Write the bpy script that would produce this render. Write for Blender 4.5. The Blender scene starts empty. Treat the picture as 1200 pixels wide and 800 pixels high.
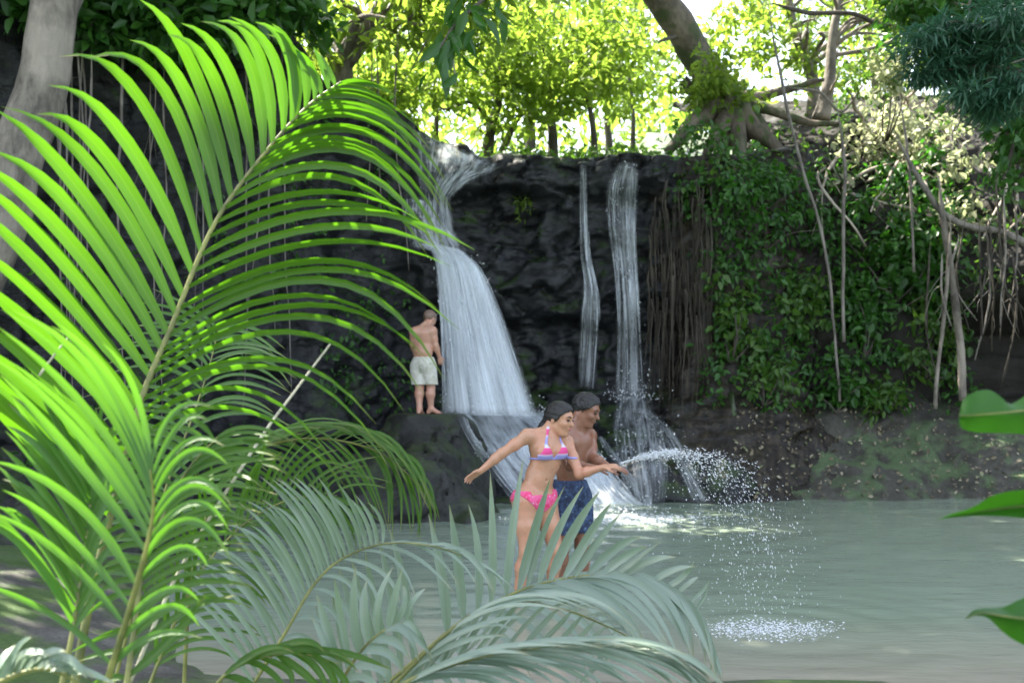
import bpy, math, random
import numpy as np
from mathutils import Vector
from mathutils.bvhtree import BVHTree
rng = np.random.default_rng(11)
random.seed(11)
SC = bpy.context.scene
COL = SC.collection
# ------------------------------------------------------------------ camera
CAM_Z, FPX, HOR = 1.62, 1166.67, 459.0
cd = bpy.data.cameras.new('camera')
cd.lens, cd.sensor_width, cd.shift_y = 35.0, 36.0, (HOR - 400.0) / 1200.0
cd.clip_start, cd.clip_end = 0.05, 4000.0
cam = bpy.data.objects.new('camera', cd)
COL.objects.link(cam)
cam.location = (0, 0, CAM_Z)
cam.rotation_euler = (math.pi / 2, 0, 0)
SC.camera = cam
cd.dof.use_dof = True
cd.dof.focus_distance = 4.8
cd.dof.aperture_fstop = 3.4
# ------------------------------------------------------------------ light
SUN = Vector((-0.40, 0.30, 0.866)).normalized()          # towards the sun
world = bpy.data.worlds.new('World')
SC.world = world
world.use_nodes = True
wn = world.node_tree
bg = wn.nodes['Background']
sky = wn.nodes.new('ShaderNodeTexSky')
sky.sky_type = 'NISHITA'
sky.sun_disc = False
sky.sun_elevation = math.asin(SUN.z)
sky.sun_rotation = math.atan2(SUN.x, SUN.y)
sky.air_density, sky.dust_density, sky.ozone_density = 1.0, 2.0, 0.6
hz = wn.nodes.new('ShaderNodeHueSaturation')          # a hazy, half clouded sky: less blue than clear air
hz.inputs['Saturation'].default_value = 0.55
wn.links.new(sky.outputs[0], hz.inputs['Color'])
wn.links.new(hz.outputs[0], bg.inputs[0])
bg.inputs[1].default_value = 0.15
sl = bpy.data.lights.new('sun', 'SUN')
sl.energy, sl.angle, sl.color = 5.0, math.radians(0.5), (1.0, 0.93, 0.80)
so = bpy.data.objects.new('sun', sl)
COL.objects.link(so)
so.rotation_euler = (-SUN).to_track_quat('-Z', 'Y').to_euler()
so.location = SUN * 60
SC.view_settings.view_transform = 'Standard'
SC.view_settings.look = 'None'
SC.view_settings.gamma = 1.0
SC.view_settings.exposure = 2.3
SC.cycles.use_denoising = True
SC.cycles.max_bounces = 8
SC.cycles.diffuse_bounces = 3
SC.cycles.glossy_bounces = 2
SC.cycles.transmission_bounces = 4
SC.cycles.transparent_max_bounces = 12
SC.cycles.sample_clamp_indirect = 6.0

# ------------------------------------------------------------------ helpers
def P(px, py, Y):
    return np.array([(px - 600.0) / FPX * Y, Y, CAM_Z + (HOR - py) / FPX * Y])

def nrm(v):
    v = np.asarray(v, float)
    return v / np.maximum(np.linalg.norm(v, axis=-1, keepdims=True), 1e-9)

def sstep(a, b, x):
    t = np.clip((np.asarray(x, float) - a) / (b - a), 0, 1)
    return t * t * (3 - 2 * t)

def _hash(ix, iy, iz, s):
    h = (ix * 374761393 + iy * 668265263 + iz * 1274126177 + s * 974634777) & 0x7fffffff
    h = ((h ^ (h >> 13)) * 1274126177) & 0x7fffffff
    return ((h ^ (h >> 16)) & 0xffffff) / float(0xffffff)

def vnoise(p, s=0):
    p = np.asarray(p, float)
    i = np.floor(p).astype(np.int64)
    f = p - i
    u = f * f * (3 - 2 * f)
    r = 0.0
    for a in (0, 1):
        for b in (0, 1):
            for c in (0, 1):
                w = (u[..., 0] if a else 1 - u[..., 0]) * (u[..., 1] if b else 1 - u[..., 1]) * (u[..., 2] if c else 1 - u[..., 2])
                r = r + w * _hash(i[..., 0] + a, i[..., 1] + b, i[..., 2] + c, s)
    return r * 2 - 1

def fbm(p, o=4, s=0):
    p = np.asarray(p, float)
    r, a = 0.0, 0.5
    for k in range(o):
        r = r + a * vnoise(p * (2.0 ** k) + 17.3 * k, s + k)
        a *= 0.5
    return r

def cells(p, s=0):
    """distance to the two nearest cell points and the nearest cell's random value"""
    p = np.asarray(p, float)
    i = np.floor(p).astype(np.int64)
    d1 = np.full(p.shape[:-1], 9.0); d2 = d1.copy(); v = np.zeros(p.shape[:-1])
    for a in (-1, 0, 1):
        for b in (-1, 0, 1):
            for c in (-1, 0, 1):
                j = i + np.array([a, b, c])
                q = np.stack([j[..., 0] + _hash(j[..., 0], j[..., 1], j[..., 2], s),
                              j[..., 1] + _hash(j[..., 0], j[..., 1], j[..., 2], s + 1),
                              j[..., 2] + _hash(j[..., 0], j[..., 1], j[..., 2], s + 2)], -1)
                d = np.linalg.norm(q - p, axis=-1)
                near = d < d1
                d2 = np.where(near, d1, np.minimum(d2, d))
                v = np.where(near, _hash(j[..., 0], j[..., 1], j[..., 2], s + 3), v)
                d1 = np.where(near, d, d1)
    return d1, d2, v

def spline(pts, n):
    p = np.asarray(pts, float)
    if len(p) < 3:
        t = np.linspace(0, 1, n)[:, None]
        return p[0] * (1 - t) + p[-1] * t
    q = np.vstack([2 * p[0] - p[1], p, 2 * p[-1] - p[-2]])
    m = len(p) - 1
    t = np.linspace(0, m, n)
    i = np.minimum(t.astype(int), m - 1)
    f = (t - i)[:, None]
    a, b, c, d = q[i], q[i + 1], q[i + 2], q[i + 3]
    return 0.5 * (2 * b + (c - a) * f + (2 * a - 5 * b + 4 * c - d) * f ** 2 + (3 * b - a - 3 * c + d) * f ** 3)

def make_mesh(name, V, tris=None, quads=None, smooth=True, uv=None):
    me = bpy.data.meshes.new(name)
    V = np.asarray(V, np.float32)
    me.vertices.add(len(V))
    me.vertices.foreach_set('co', V.ravel())
    parts, sizes = [], []
    if tris is not None and len(tris):
        parts.append(np.asarray(tris, np.int32).ravel()); sizes.append(np.full(len(tris), 3, np.int32))
    if quads is not None and len(quads):
        parts.append(np.asarray(quads, np.int32).ravel()); sizes.append(np.full(len(quads), 4, np.int32))
    idx = np.concatenate(parts); sz = np.concatenate(sizes)
    me.loops.add(len(idx))
    me.loops.foreach_set('vertex_index', idx)
    me.polygons.add(len(sz))
    st = np.concatenate([[0], np.cumsum(sz)[:-1]]).astype(np.int32)
    me.polygons.foreach_set('loop_start', st)
    me.polygons.foreach_set('loop_total', sz)
    if uv is not None:
        l = me.uv_layers.new(name='UVMap')
        l.data.foreach_set('uv', np.asarray(uv, np.float32)[idx].ravel())
    me.update(calc_edges=True)
    me.validate()
    if smooth:
        me.polygons.foreach_set('use_smooth', np.ones(len(sz), bool))
    return me

def link(name, me, mat=None, parent=None, origin=None):
    o = bpy.data.objects.new(name, me)
    COL.objects.link(o)
    if mat is not None and me is not None and not me.materials:
        me.materials.append(mat)
    if origin is not None:
        org = np.asarray(origin, float)
        co = np.empty(len(me.vertices) * 3, np.float32)
        me.vertices.foreach_get('co', co)
        me.vertices.foreach_set('co', (co.reshape(-1, 3) - org).astype(np.float32).ravel())
        if parent is None:
            o.location = org
    if parent is not None:
        o.parent = parent
    return o

def tag(o, label=None, cat=None, group=None, kind=None):
    if label: o['label'] = label
    if cat: o['category'] = cat
    if group: o['group'] = group
    if kind: o['kind'] = kind
    return o

def thing(name, label, cat, loc=(0, 0, 0), group=None):
    o = bpy.data.objects.new(name, None)
    COL.objects.link(o)
    o.location = [float(c) for c in loc]
    o.empty_display_size = 0.1
    return tag(o, label, cat, group)

class MB:
    def __init__(self): self.V, self.T, self.Q, self.U, self.n = [], [], [], [], 0
    def add(self, V, tris=None, quads=None, uv=None):
        V = np.asarray(V, float)
        if tris is not None and len(tris): self.T.append(np.asarray(tris) + self.n)
        if quads is not None and len(quads): self.Q.append(np.asarray(quads) + self.n)
        self.V.append(V); self.n += len(V)
        self.U.append(np.zeros((len(V), 2)) if uv is None else np.asarray(uv, float))
    def tube(self, pts, r, sides=6, cap=True, uvs=None):
        pts = np.asarray(pts, float); n = len(pts)
        r = np.broadcast_to(np.asarray(r, float), (n,))
        T = nrm(np.gradient(pts, axis=0))
        up = np.array([0, 0, 1.0]) if abs(T[0, 2]) < 0.9 else np.array([1.0, 0, 0])
        N = np.empty_like(pts); v = up
        for k in range(n):
            v = v - T[k] * v.dot(T[k]); v = v / max(np.linalg.norm(v), 1e-9); N[k] = v
        B = np.cross(T, N)
        a = np.linspace(0, 2 * math.pi, sides, endpoint=False)
        V = pts[:, None] + r[:, None, None] * (np.cos(a)[None, :, None] * N[:, None] + np.sin(a)[None, :, None] * B[:, None])
        i = np.arange(n - 1)[:, None] * sides; j = np.arange(sides)[None]; k = (j + 1) % sides
        Q = np.stack([i + j, i + k, i + sides + k, i + sides + j], -1).reshape(-1, 4)
        V = V.reshape(-1, 3); tr = None
        if cap:
            V = np.vstack([V, pts[:1], pts[-1:]])
            jj = np.arange(sides); kk = (jj + 1) % sides; e = (n - 1) * sides
            tr = np.vstack([np.stack([kk, jj, np.full(sides, n * sides)], -1), np.stack([e + jj, e + kk, np.full(sides, n * sides + 1)], -1)])
        self.add(V, tr, Q)
    def mesh(self, name, smooth=True, uv=False):
        return make_mesh(name, np.vstack(self.V), np.vstack(self.T) if self.T else None, np.vstack(self.Q) if self.Q else None, smooth, np.vstack(self.U) if uv else None)
    def build(self, name, mat, parent=None, smooth=True, uv=False, origin=None):
        return link(name, self.mesh(name, smooth, uv), mat, parent, origin)

def grid_quads(nu, nv):
    i = np.arange(nu - 1)[:, None] * nv; j = np.arange(nv - 1)[None]
    return np.stack([i + j, i + nv + j, i + nv + j + 1, i + j + 1], -1).reshape(-1, 4)

# ------------------------------------------------------------------ materials
def new_mat(name):
    m = bpy.data.materials.new(name); m.use_nodes = True
    m.node_tree.nodes.clear()
    return m, m.node_tree

class G:
    """small node-graph writer"""
    def __init__(self, name):
        self.m, self.t = new_mat(name)
        self.out = self.n('ShaderNodeOutputMaterial')
    def n(self, typ, **kw):
        nd = self.t.nodes.new(typ)
        for k, v in kw.items(): setattr(nd, k, v)
        return nd
    def set(self, sock, v):
        if isinstance(v, bpy.types.NodeSocket): self.t.links.new(v, sock)
        elif isinstance(v, (tuple, list)) and len(v) == 3 and sock.type == 'RGBA': sock.default_value = (*v, 1)
        else: sock.default_value = v
    def coord(self, kind='Object', scale=(1, 1, 1), rot=(0, 0, 0)):
        c = self.n('ShaderNodeTexCoord'); mp = self.n('ShaderNodeMapping')
        mp.inputs['Scale'].default_value = scale; mp.inputs['Rotation'].default_value = rot
        self.t.links.new(c.outputs[kind], mp.inputs[0])
        return mp.outputs[0]
    def noise(self, vec, scale, detail=4, rough=0.55, dist=0.0):
        nd = self.n('ShaderNodeTexNoise')
        self.set(nd.inputs['Vector'], vec); nd.inputs['Scale'].default_value = scale
        nd.inputs['Detail'].default_value = detail; nd.inputs['Roughness'].default_value = rough; nd.inputs['Distortion'].default_value = dist
        return nd.outputs[0]
    def ramp(self, fac, stops):
        nd = self.n('ShaderNodeValToRGB'); self.set(nd.inputs[0], fac)
        cr = nd.color_ramp
        while len(cr.elements) < len(stops): cr.elements.new(0.5)
        for e, (p, c) in zip(cr.elements, stops):
            e.position = p; e.color = (*c, 1) if isinstance(c, (tuple, list)) else (c, c, c, 1)
        return nd.outputs[0]
    def math(self, op, a, b=0.0, clamp=False):
        nd = self.n('ShaderNodeMath', operation=op, use_clamp=clamp)
        self.set(nd.inputs[0], a); self.set(nd.inputs[1], b)
        return nd.outputs[0]
    def mix(self, fac, a, b, blend='MIX'):
        nd = self.n('ShaderNodeMix', data_type='RGBA', blend_type=blend)
        self.set(nd.inputs[0], fac); self.set(nd.inputs[6], a); self.set(nd.inputs[7], b)
        return nd.outputs[2]
    def bump(self, h, strength=0.5, dist=0.02):
        nd = self.n('ShaderNodeBump'); nd.inputs['Strength'].default_value = strength; nd.inputs['Distance'].default_value = dist
        self.set(nd.inputs['Height'], h)
        return nd.outputs[0]
    def bsdf(self, col, rough=0.6, normal=None, **kw):
        nd = self.n('ShaderNodeBsdfPrincipled')
        self.set(nd.inputs['Base Color'], col); self.set(nd.inputs['Roughness'], rough)
        if normal is not None: self.set(nd.inputs['Normal'], normal)
        for k, v in kw.items(): self.set(nd.inputs[k.replace('_', ' ')], v)
        return nd.outputs[0]
    def done(self, sh):
        self.t.links.new(sh, self.out.inputs[0]); return self.m
    def mixsh(self, fac, a, b):
        nd = self.n('ShaderNodeMixShader'); self.set(nd.inputs[0], fac)
        self.t.links.new(a, nd.inputs[1]); self.t.links.new(b, nd.inputs[2])
        return nd.outputs[0]

def leaf_mat(name, dark, light, trans, tf=0.4, rough=0.42, spec=0.5, island=True, streak=False):
    g = G(name)
    if island:
        rnd = g.n('ShaderNodeNewGeometry').outputs['Random Per Island']
    else:
        rnd = g.n('ShaderNodeObjectInfo').outputs['Random']
    v = g.noise(g.coord('Object'), 2.2, 3)
    f = g.math('ADD', g.math('MULTIPLY', rnd, 0.6), g.math('MULTIPLY', v, 0.5), True)
    c = g.ramp(f, [(0.2, dark), (0.85, light)])
    nrmv = None
    if streak:
        uvc = g.coord('UV', (26, 0.7, 1))
        st = g.noise(uvc, 1.0, 2)
        c = g.mix(g.math('MULTIPLY', st, 0.45), c, (light[0] * 1.2 + .02, light[1] * 1.1, light[2] + .01))
        uu = g.n('ShaderNodeSeparateXYZ'); g.set(uu.inputs[0], g.coord('UV'))
        mid = g.math('ABSOLUTE', g.math('SUBTRACT', uu.outputs[0], 0.5))
        vein = g.ramp(mid, [(0.0, 1.0), (0.07, 0.0)])
        c = g.mix(g.math('MULTIPLY', vein, 0.5), c, (0.20, 0.27, 0.06))
        # browned tips and blotches
        tip = g.math('ADD', uu.outputs[1], g.math('MULTIPLY', g.noise(g.coord('UV', (3, 9, 1)), 1.0, 3), 0.25))
        tp = g.ramp(tip, [(1.09, 0.0), (1.16, 1.0)]) if False else g.ramp(g.math('MULTIPLY', tip, 0.8), [(0.78, 0.0), (0.88, 1.0)])
        c = g.mix(g.math('MULTIPLY', tp, 0.6), c, (0.28, 0.22, 0.08))
        nrmv = g.bump(st, 0.35, 0.004)
    b = g.bsdf(c, rough, nrmv, Specular_IOR_Level=spec)
    tr = g.n('ShaderNodeBsdfTranslucent')
    tc = g.ramp(f, [(0.2, tuple(x * 0.75 for x in trans)), (0.85, trans)])
    g.set(tr.inputs[0], tc)
    return g.done(g.mixsh(tf, b, tr.outputs[0]))

def rock_mat(name, dark, light, rough=(0.25, 0.6), moss=None, mossamt=0.5, scale=1.0, wetspec=0.5, strata=3.0, high_tone=None, stain=None):
    g = G(name)
    co = g.coord('Object')
    a = g.noise(co, 1.3 * scale, 7, 0.62)
    b = g.noise(g.coord('Object', (1, 1, strata)), 3.5 * scale, 6, 0.6, 0.6)
    f = g.math('ADD', g.math('MULTIPLY', a, 0.5), g.math('MULTIPLY', b, 0.5))
    c = g.ramp(f, [(0.32, dark), (0.52, tuple((x + y) / 2.6 for x, y in zip(dark, light))), (0.68, light)])
    fine = g.noise(co, 34 * scale, 5, 0.7)
    c = g.mix(0.35, c, g.ramp(fine, [(0.3, 0.12), (0.7, 0.9)]), 'OVERLAY')
    if moss:
        sep = g.n('ShaderNodeSeparateXYZ'); g.set(sep.inputs[0], g.n('ShaderNodeNewGeometry').outputs['Normal'])
        mm = g.math('ADD', g.noise(co, 1.7 * scale, 6, 0.65), g.math('MULTIPLY', sep.outputs[2], 0.16))
        mk = g.ramp(mm, [(0.62 - 0.22 * mossamt, 0.0), (0.74 - 0.22 * mossamt, 1.0)])
        c = g.mix(mk, c, g.mix(fine, moss, tuple(x * 2.0 for x in moss)))
    if stain:                                            # brown mineral and root stains right of the falls
        px_ = g.n('ShaderNodeSeparateXYZ'); g.set(px_.inputs[0], co)
        sx = g.math('ADD', px_.outputs[0], g.math('MULTIPLY', g.math('SUBTRACT', g.noise(g.coord('Object', (3.5, 3.5, 0.4)), 1.0, 5), 0.5), 1.6))
        k = g.ramp(g.math('SUBTRACT', sx, stain[0]), [(0.0, 0.0), (0.5, 0.9)])
        streak = g.noise(g.coord('Object', (6, 6, 0.35)), 1.6, 5, 0.65)
        c = g.mix(k, c, g.ramp(streak, [(0.35, stain[1]), (0.5, tuple(x * 2.2 for x in stain[1])), (0.68, stain[2])]))
    if high_tone:                                            # darker tone above the bare mud
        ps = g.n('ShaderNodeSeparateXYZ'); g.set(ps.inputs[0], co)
        zz_ = g.math('ADD', g.math('MULTIPLY', g.math('SUBTRACT', ps.outputs[2], high_tone[0]), 1 / (high_tone[1] - high_tone[0])), g.math('SUBTRACT', a, 0.5))
        c = g.mix(g.ramp(zz_, [(0.1, 0.0), (0.9, 1.0)]), c, g.mix(fine, high_tone[2], tuple(x * 2.6 for x in high_tone[2])))
    r = g.ramp(g.noise(co, 2.4 * scale, 4), [(0.35, rough[0]), (0.65, rough[1])])
    h = g.math('ADD', g.math('MULTIPLY', b, 0.6), g.math('ADD', g.math('MULTIPLY', fine, 0.22), g.math('MULTIPLY', g.noise(co, 11 * scale, 5), 0.5)))
    return g.done(g.bsdf(c, r, g.bump(h, 0.75, 0.06), Specular_IOR_Level=wetspec))

def bark_mat(name, dark, light, moss=None, sc=1.0):
    g = G(name)
    co = g.coord('Object', (1, 1, 0.35))
    a = g.noise(co, 9 * sc, 6, 0.65, 0.5)
    b = g.noise(g.coord('Object'), 1.6 * sc, 4)
    c = g.ramp(a, [(0.3, dark), (0.7, light)])
    c = g.mix(g.ramp(b, [(0.45, 0.0), (0.62, 0.55)]), c, tuple(min(1, x * 1.5 + .02) for x in light))
    if moss:
        c = g.mix(g.ramp(g.noise(g.coord('Object'), 2.3 * sc, 5), [(0.5, 0.0), (0.6, 0.8)]), c, moss)
    return g.done(g.bsdf(c, 0.8, g.bump(g.math('ADD', a, g.noise(co, 30 * sc, 4)), 0.7, 0.03)))

M = {}
M['cliff'] = rock_mat('wet_black_rock', (0.0025, 0.003, 0.004), (0.024, 0.0255, 0.029), (0.2, 0.6), (0.016, 0.028, 0.008), 0.14, 1.0, 0.32, 3.0, None, (2.35, (0.008, 0.006, 0.004), (0.062, 0.048, 0.030)))
M['boulder'] = rock_mat('boulder_rock', (0.006, 0.0065, 0.007), (0.038, 0.038, 0.036), (0.35, 0.7), (0.018, 0.026, 0.011), 0.30, 1.4, 0.4, 1.0)
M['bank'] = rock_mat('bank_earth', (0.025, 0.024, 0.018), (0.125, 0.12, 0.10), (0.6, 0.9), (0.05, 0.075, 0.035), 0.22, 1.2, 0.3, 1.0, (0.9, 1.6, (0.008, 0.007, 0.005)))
M['ground'] = rock_mat('damp_ground', (0.05, 0.048, 0.042), (0.17, 0.165, 0.15), (0.35, 0.8), (0.04, 0.07, 0.02), 0.25, 1.0, 0.4, 1.0)
M['bark'] = bark_mat('grey_bark', (0.05, 0.042, 0.034), (0.22, 0.19, 0.155))
M['bark_moss'] = bark_mat('mossy_bark', (0.03, 0.024, 0.016), (0.13, 0.105, 0.075), (0.035, 0.055, 0.012))
M['bark_dark'] = bark_mat('dark_bark', (0.025, 0.02, 0.016), (0.09, 0.075, 0.06))
M['root'] = bark_mat('pale_root', (0.06, 0.052, 0.043), (0.21, 0.185, 0.16))
M['root_brown'] = bark_mat('brown_root', (0.014, 0.012, 0.008), (0.052, 0.042, 0.028))
M['leaf_bright'] = leaf_mat('sunny_leaf', (0.06, 0.12, 0.012), (0.12, 0.18, 0.025), (0.35, 0.52, 0.06), 0.58)
M['leaf_mid'] = leaf_mat('green_leaf', (0.03, 0.085, 0.012), (0.08, 0.16, 0.025), (0.14, 0.30, 0.03), 0.42)
M['leaf_dark'] = leaf_mat('dark_leaf', (0.018, 0.075, 0.012), (0.055, 0.155, 0.022), (0.07, 0.22, 0.02), 0.38)
M['leaf_green'] = leaf_mat('fresh_leaf', (0.018, 0.065, 0.010), (0.05, 0.15, 0.018), (0.07, 0.27, 0.018), 0.42)
M['leaf_teal'] = leaf_mat('blue_green_needle', (0.02, 0.075, 0.045), (0.05, 0.14, 0.085), (0.05, 0.16, 0.07), 0.35)
M['leaf_sunlit'] = leaf_mat('pale_sunlit_leaf', (0.18, 0.21, 0.10), (0.40, 0.41, 0.27), (0.55, 0.60, 0.32), 0.55)  # bleached leaves, lightened further to carry the sun patch
M['palm'] = leaf_mat('palm_leaflet', (0.03, 0.10, 0.008), (0.06, 0.15, 0.012), (0.105, 0.30, 0.008), 0.48, 0.36, 0.55, False, True)
M['palm_sheen'] = leaf_mat('sheen_palm_leaflet', (0.16, 0.235, 0.185), (0.24, 0.315, 0.26), (0.17, 0.32, 0.16), 0.30, 0.27, 1.0, False, True)  # sky sheen is put into the leaflet colour as paler tones
M['palm_green'] = leaf_mat('green_palm_leaflet', (0.028, 0.095, 0.016), (0.06, 0.15, 0.03), (0.13, 0.36, 0.02), 0.42, 0.34, 0.6, False, True)
M['broad'] = leaf_mat('broad_leaf', (0.022, 0.085, 0.010), (0.035, 0.11, 0.014), (0.07, 0.30, 0.012), 0.45, 0.42, 0.35, False, False)
M['root_sun'] = bark_mat('bleached_sunlit_root', (0.16, 0.13, 0.105), (0.42, 0.36, 0.30))  # bleached roots, with sunlight on the slope brightened into the colour
M['dry'] = bark_mat('dry_stalk', (0.30, 0.27, 0.20), (0.62, 0.58, 0.47), None, 3)

def rachis_mat():
    g = G('palm_stalk')
    c = g.ramp(g.noise(g.coord('Object', (1, 1, 1)), 9, 4), [(0.35, (0.075, 0.085, 0.02)), (0.65, (0.24, 0.24, 0.07))])
    return g.done(g.bsdf(c, 0.5))
M['rachis'] = rachis_mat()

def litter_mat():
    g = G('leaf_litter')
    r = g.n('ShaderNodeNewGeometry').outputs['Random Per Island']
    c = g.ramp(r, [(0.0, (0.07, 0.055, 0.035)), (0.45, (0.20, 0.16, 0.10)), (0.75, (0.34, 0.30, 0.22)), (1.0, (0.10, 0.14, 0.04))])
    return g.done(g.bsdf(c, 0.7))
M['litter'] = litter_mat()

def pool_mat():
    g = G('pool_water')
    co = g.coord('Object')
    a = g.noise(g.coord('Object', (1, 2.6, 1)), 1.7, 4, 0.55, 0.3)
    b = g.noise(g.coord('Object', (1, 2.2, 1)), 8.0, 3, 0.5)
    big = g.noise(co, 0.35, 3)
    c = g.ramp(big, [(0.35, (0.200, 0.258, 0.190)), (0.65, (0.230, 0.282, 0.215))])
    # sandy shallows towards the near shore
    s = g.n('ShaderNodeSeparateXYZ'); g.set(s.inputs[0], co)
    sh = g.ramp(g.math('ADD', g.math('MULTIPLY', s.outputs[1], 0.1), g.math('MULTIPLY', big, 0.10)), [(0.60, 1.0), (0.78, 0.0)])
    c = g.mix(g.math('MULTIPLY', sh, 0.75), c, (0.27, 0.235, 0.19))
    h = g.math('ADD', a, g.math('MULTIPLY', b, 0.22))
    return g.done(g.bsdf(c, 0.11, g.bump(h, 0.20, 0.05), IOR=1.33))
M['pool'] = pool_mat()

def fall_mat(name, across, along, lo, hi, top=0.95):
    """white water: streaks of foam with clear gaps between them"""
    g = G(name)
    n1 = g.noise(g.coord('UV', (across, along, 1)), 1.0, 7, 0.68, 0.6)
    n2 = g.noise(g.coord('UV', (across * 0.28, along * 1.6, 1)), 1.0, 3, 0.5, 0.2)
    f = g.math('ADD', g.math('MULTIPLY', n1, 0.65), g.math('MULTIPLY', n2, 0.35))
    u = g.n('ShaderNodeSeparateXYZ'); g.set(u.inputs[0], g.coord('UV'))
    e = g.math('MULTIPLY', g.math('MULTIPLY', u.outputs[0], g.math('SUBTRACT', 1.0, u.outputs[0])), 4.0)
    ed = g.ramp(e, [(0.0, 0.0), (0.45, 1.0)])
    v = u.outputs[1]
    ev = g.ramp(g.math('MULTIPLY', g.math('MULTIPLY', v, g.math('SUBTRACT', 1.0, v)), 4.0), [(0.0, 0.2), (0.14, 1.0)])
    al = g.math('MULTIPLY', g.math('MULTIPLY', g.ramp(f, [(lo, 0.05), (hi, top)]), ed), ev)
    w = g.bsdf((0.80, 0.85, 0.90), 0.35)
    tl = g.n('ShaderNodeBsdfTranslucent'); g.set(tl.inputs[0], (0.75, 0.82, 0.90))
    sh = g.mixsh(0.35, w, tl.outputs[0])
    tp = g.n('ShaderNodeBsdfTransparent')
    return g.done(g.mixsh(al, tp.outputs[0], sh))
M['fall'] = fall_mat('falling_water', 22, 1.6, 0.34, 0.62, 0.93)
M['fall_thin'] = fall_mat('thin_falling_water', 11, 2.6, 0.44, 0.72, 0.8)
M['fall_streak'] = fall_mat('streaked_running_water', 12, 2.2, 0.46, 0.66, 0.9)
M['fall_run'] = fall_mat('running_water', 14, 3.0, 0.34, 0.54, 0.97)

def simple(name, col, rough=0.5, **kw):
    g = G(name)
    return g.done(g.bsdf(col, rough, **kw))
def drop_mat():
    g = G('white_water_drops')
    w = g.bsdf((0.85, 0.88, 0.92), 0.2)
    tp = g.n('ShaderNodeBsdfTransparent')
    r = g.n('ShaderNodeNewGeometry').outputs['Random Per Island']
    return g.done(g.mixsh(g.math('ADD', g.math('MULTIPLY', r, 0.55), 0.3), tp.outputs[0], w))
M['foam'] = drop_mat()
def strand_mat():
    g = G('water_strand')
    w = g.bsdf((0.82, 0.87, 0.93), 0.3)
    tp = g.n('ShaderNodeBsdfTransparent')
    return g.done(g.mixsh(g.ramp(g.noise(g.coord('Object', (6, 6, 1.5)), 1.2, 3), [(0.35, 0.08), (0.7, 0.65)]), tp.outputs[0], w))
M['strand'] = strand_mat()

def skin_mat(name, col, ruddy):
    g = G(name)
    a = g.noise(g.coord('Object'), 9, 4)
    b = g.noise(g.coord('Object'), 90, 3)
    c = g.mix(g.ramp(a, [(0.4, 0.0), (0.65, 1.0)]), col, ruddy)
    return g.done(g.bsdf(c, g.ramp(g.noise(g.coord('Object'), 14, 4), [(0.35, 0.20), (0.65, 0.48)]), g.bump(b, 0.15, 0.004), Subsurface_Weight=0.12, Subsurface_Radius=(0.02, 0.008, 0.004), Subsurface_Scale=0.5))
M['skin_woman'] = skin_mat('tan_skin', (0.44, 0.235, 0.145), (0.50, 0.24, 0.15))
M['skin_man'] = skin_mat('brown_skin', (0.24, 0.115, 0.072), (0.27, 0.12, 0.075))
M['skin_pale'] = skin_mat('fair_skin', (0.48, 0.275, 0.20), (0.52, 0.26, 0.18))
def hair_mat(name, c0, c1):
    g = G(name)
    n = g.noise(g.coord('Object', (3, 3, 1)), 40, 4)
    return g.done(g.bsdf(g.ramp(n, [(0.3, c0), (0.7, c1)]), 0.42, g.bump(n, 0.8, 0.01)))
M['hair_wet'] = hair_mat('wet_dark_hair', (0.003, 0.0025, 0.0025), (0.014, 0.011, 0.009))
M['hair_black'] = hair_mat('black_hair', (0.003, 0.003, 0.003), (0.013, 0.012, 0.012))
M['hair_short'] = hair_mat('cropped_brown_hair', (0.12, 0.08, 0.06), (0.25, 0.16, 0.12))
def bikini_mat():
    g = G('striped_bikini')
    s = g.n('ShaderNodeSeparateXYZ'); g.set(s.inputs[0], g.coord('Object', (1, 1, 1)))
    z = g.math('ADD', s.outputs[2], g.math('MULTIPLY', g.noise(g.coord('Object'), 6, 2), 0.02))
    f = g.math('FRACT', g.math('MULTIPLY', g.math('SUBTRACT', z, 1.066), 7.0))
    r = g.ramp(f, [(0.0, (0.28, 0.28, 0.62)), (0.24, (0.30, 0.30, 0.62)), (0.27, (0.60, 0.48, 0.62)), (0.36, (0.62, 0.05, 0.22)), (0.66, (0.68, 0.06, 0.24)), (0.70, (0.60, 0.58, 0.70)), (0.84, (0.50, 0.52, 0.72)), (0.9, (0.28, 0.28, 0.62))])
    return g.done(g.bsdf(r, 0.6, g.bump(g.noise(g.coord('Object'), 120, 2), 0.2, 0.003)))
M['bikini'] = bikini_mat()
def print_mat(name, a, b, c, sc, lo=0.45, hi=0.55):
    g = G(name)
    n = g.noise(g.coord('Object'), sc, 3, 0.5, 0.8)
    n2 = g.noise(g.coord('Object'), sc * 1.7, 2)
    k = g.mix(g.ramp(n, [(lo, 0.0), (hi, 1.0)]), a, b)
    k = g.mix(g.ramp(n2, [(0.60, 0.0), (0.66, 0.9)]), k, c)
    fold = g.noise(g.coord('Object', (1, 1, 0.35)), 16, 3)
    return g.done(g.bsdf(k, 0.75, g.bump(fold, 0.6, 0.02)))
M['bottom'] = print_mat('flowered_bikini', (0.66, 0.04, 0.14), (0.70, 0.10, 0.26), (0.62, 0.42, 0.55), 30)
M['navy'] = print_mat('navy_swim_shorts', (0.012, 0.022, 0.06), (0.03, 0.06, 0.14), (0.10, 0.16, 0.26), 22)
M['beige'] = print_mat('pale_printed_shorts', (0.52, 0.50, 0.42), (0.60, 0.59, 0.53), (0.36, 0.38, 0.28), 9)
M['eye'] = simple('dark_eye', (0.02, 0.014, 0.012), 0.15)
M['white'] = simple('eye_white', (0.7, 0.68, 0.65), 0.2)
M['lip_woman'] = simple('lips', (0.42, 0.13, 0.12), 0.4)
M['lip_man'] = simple('brown_lips', (0.20, 0.075, 0.06), 0.45)
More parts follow.
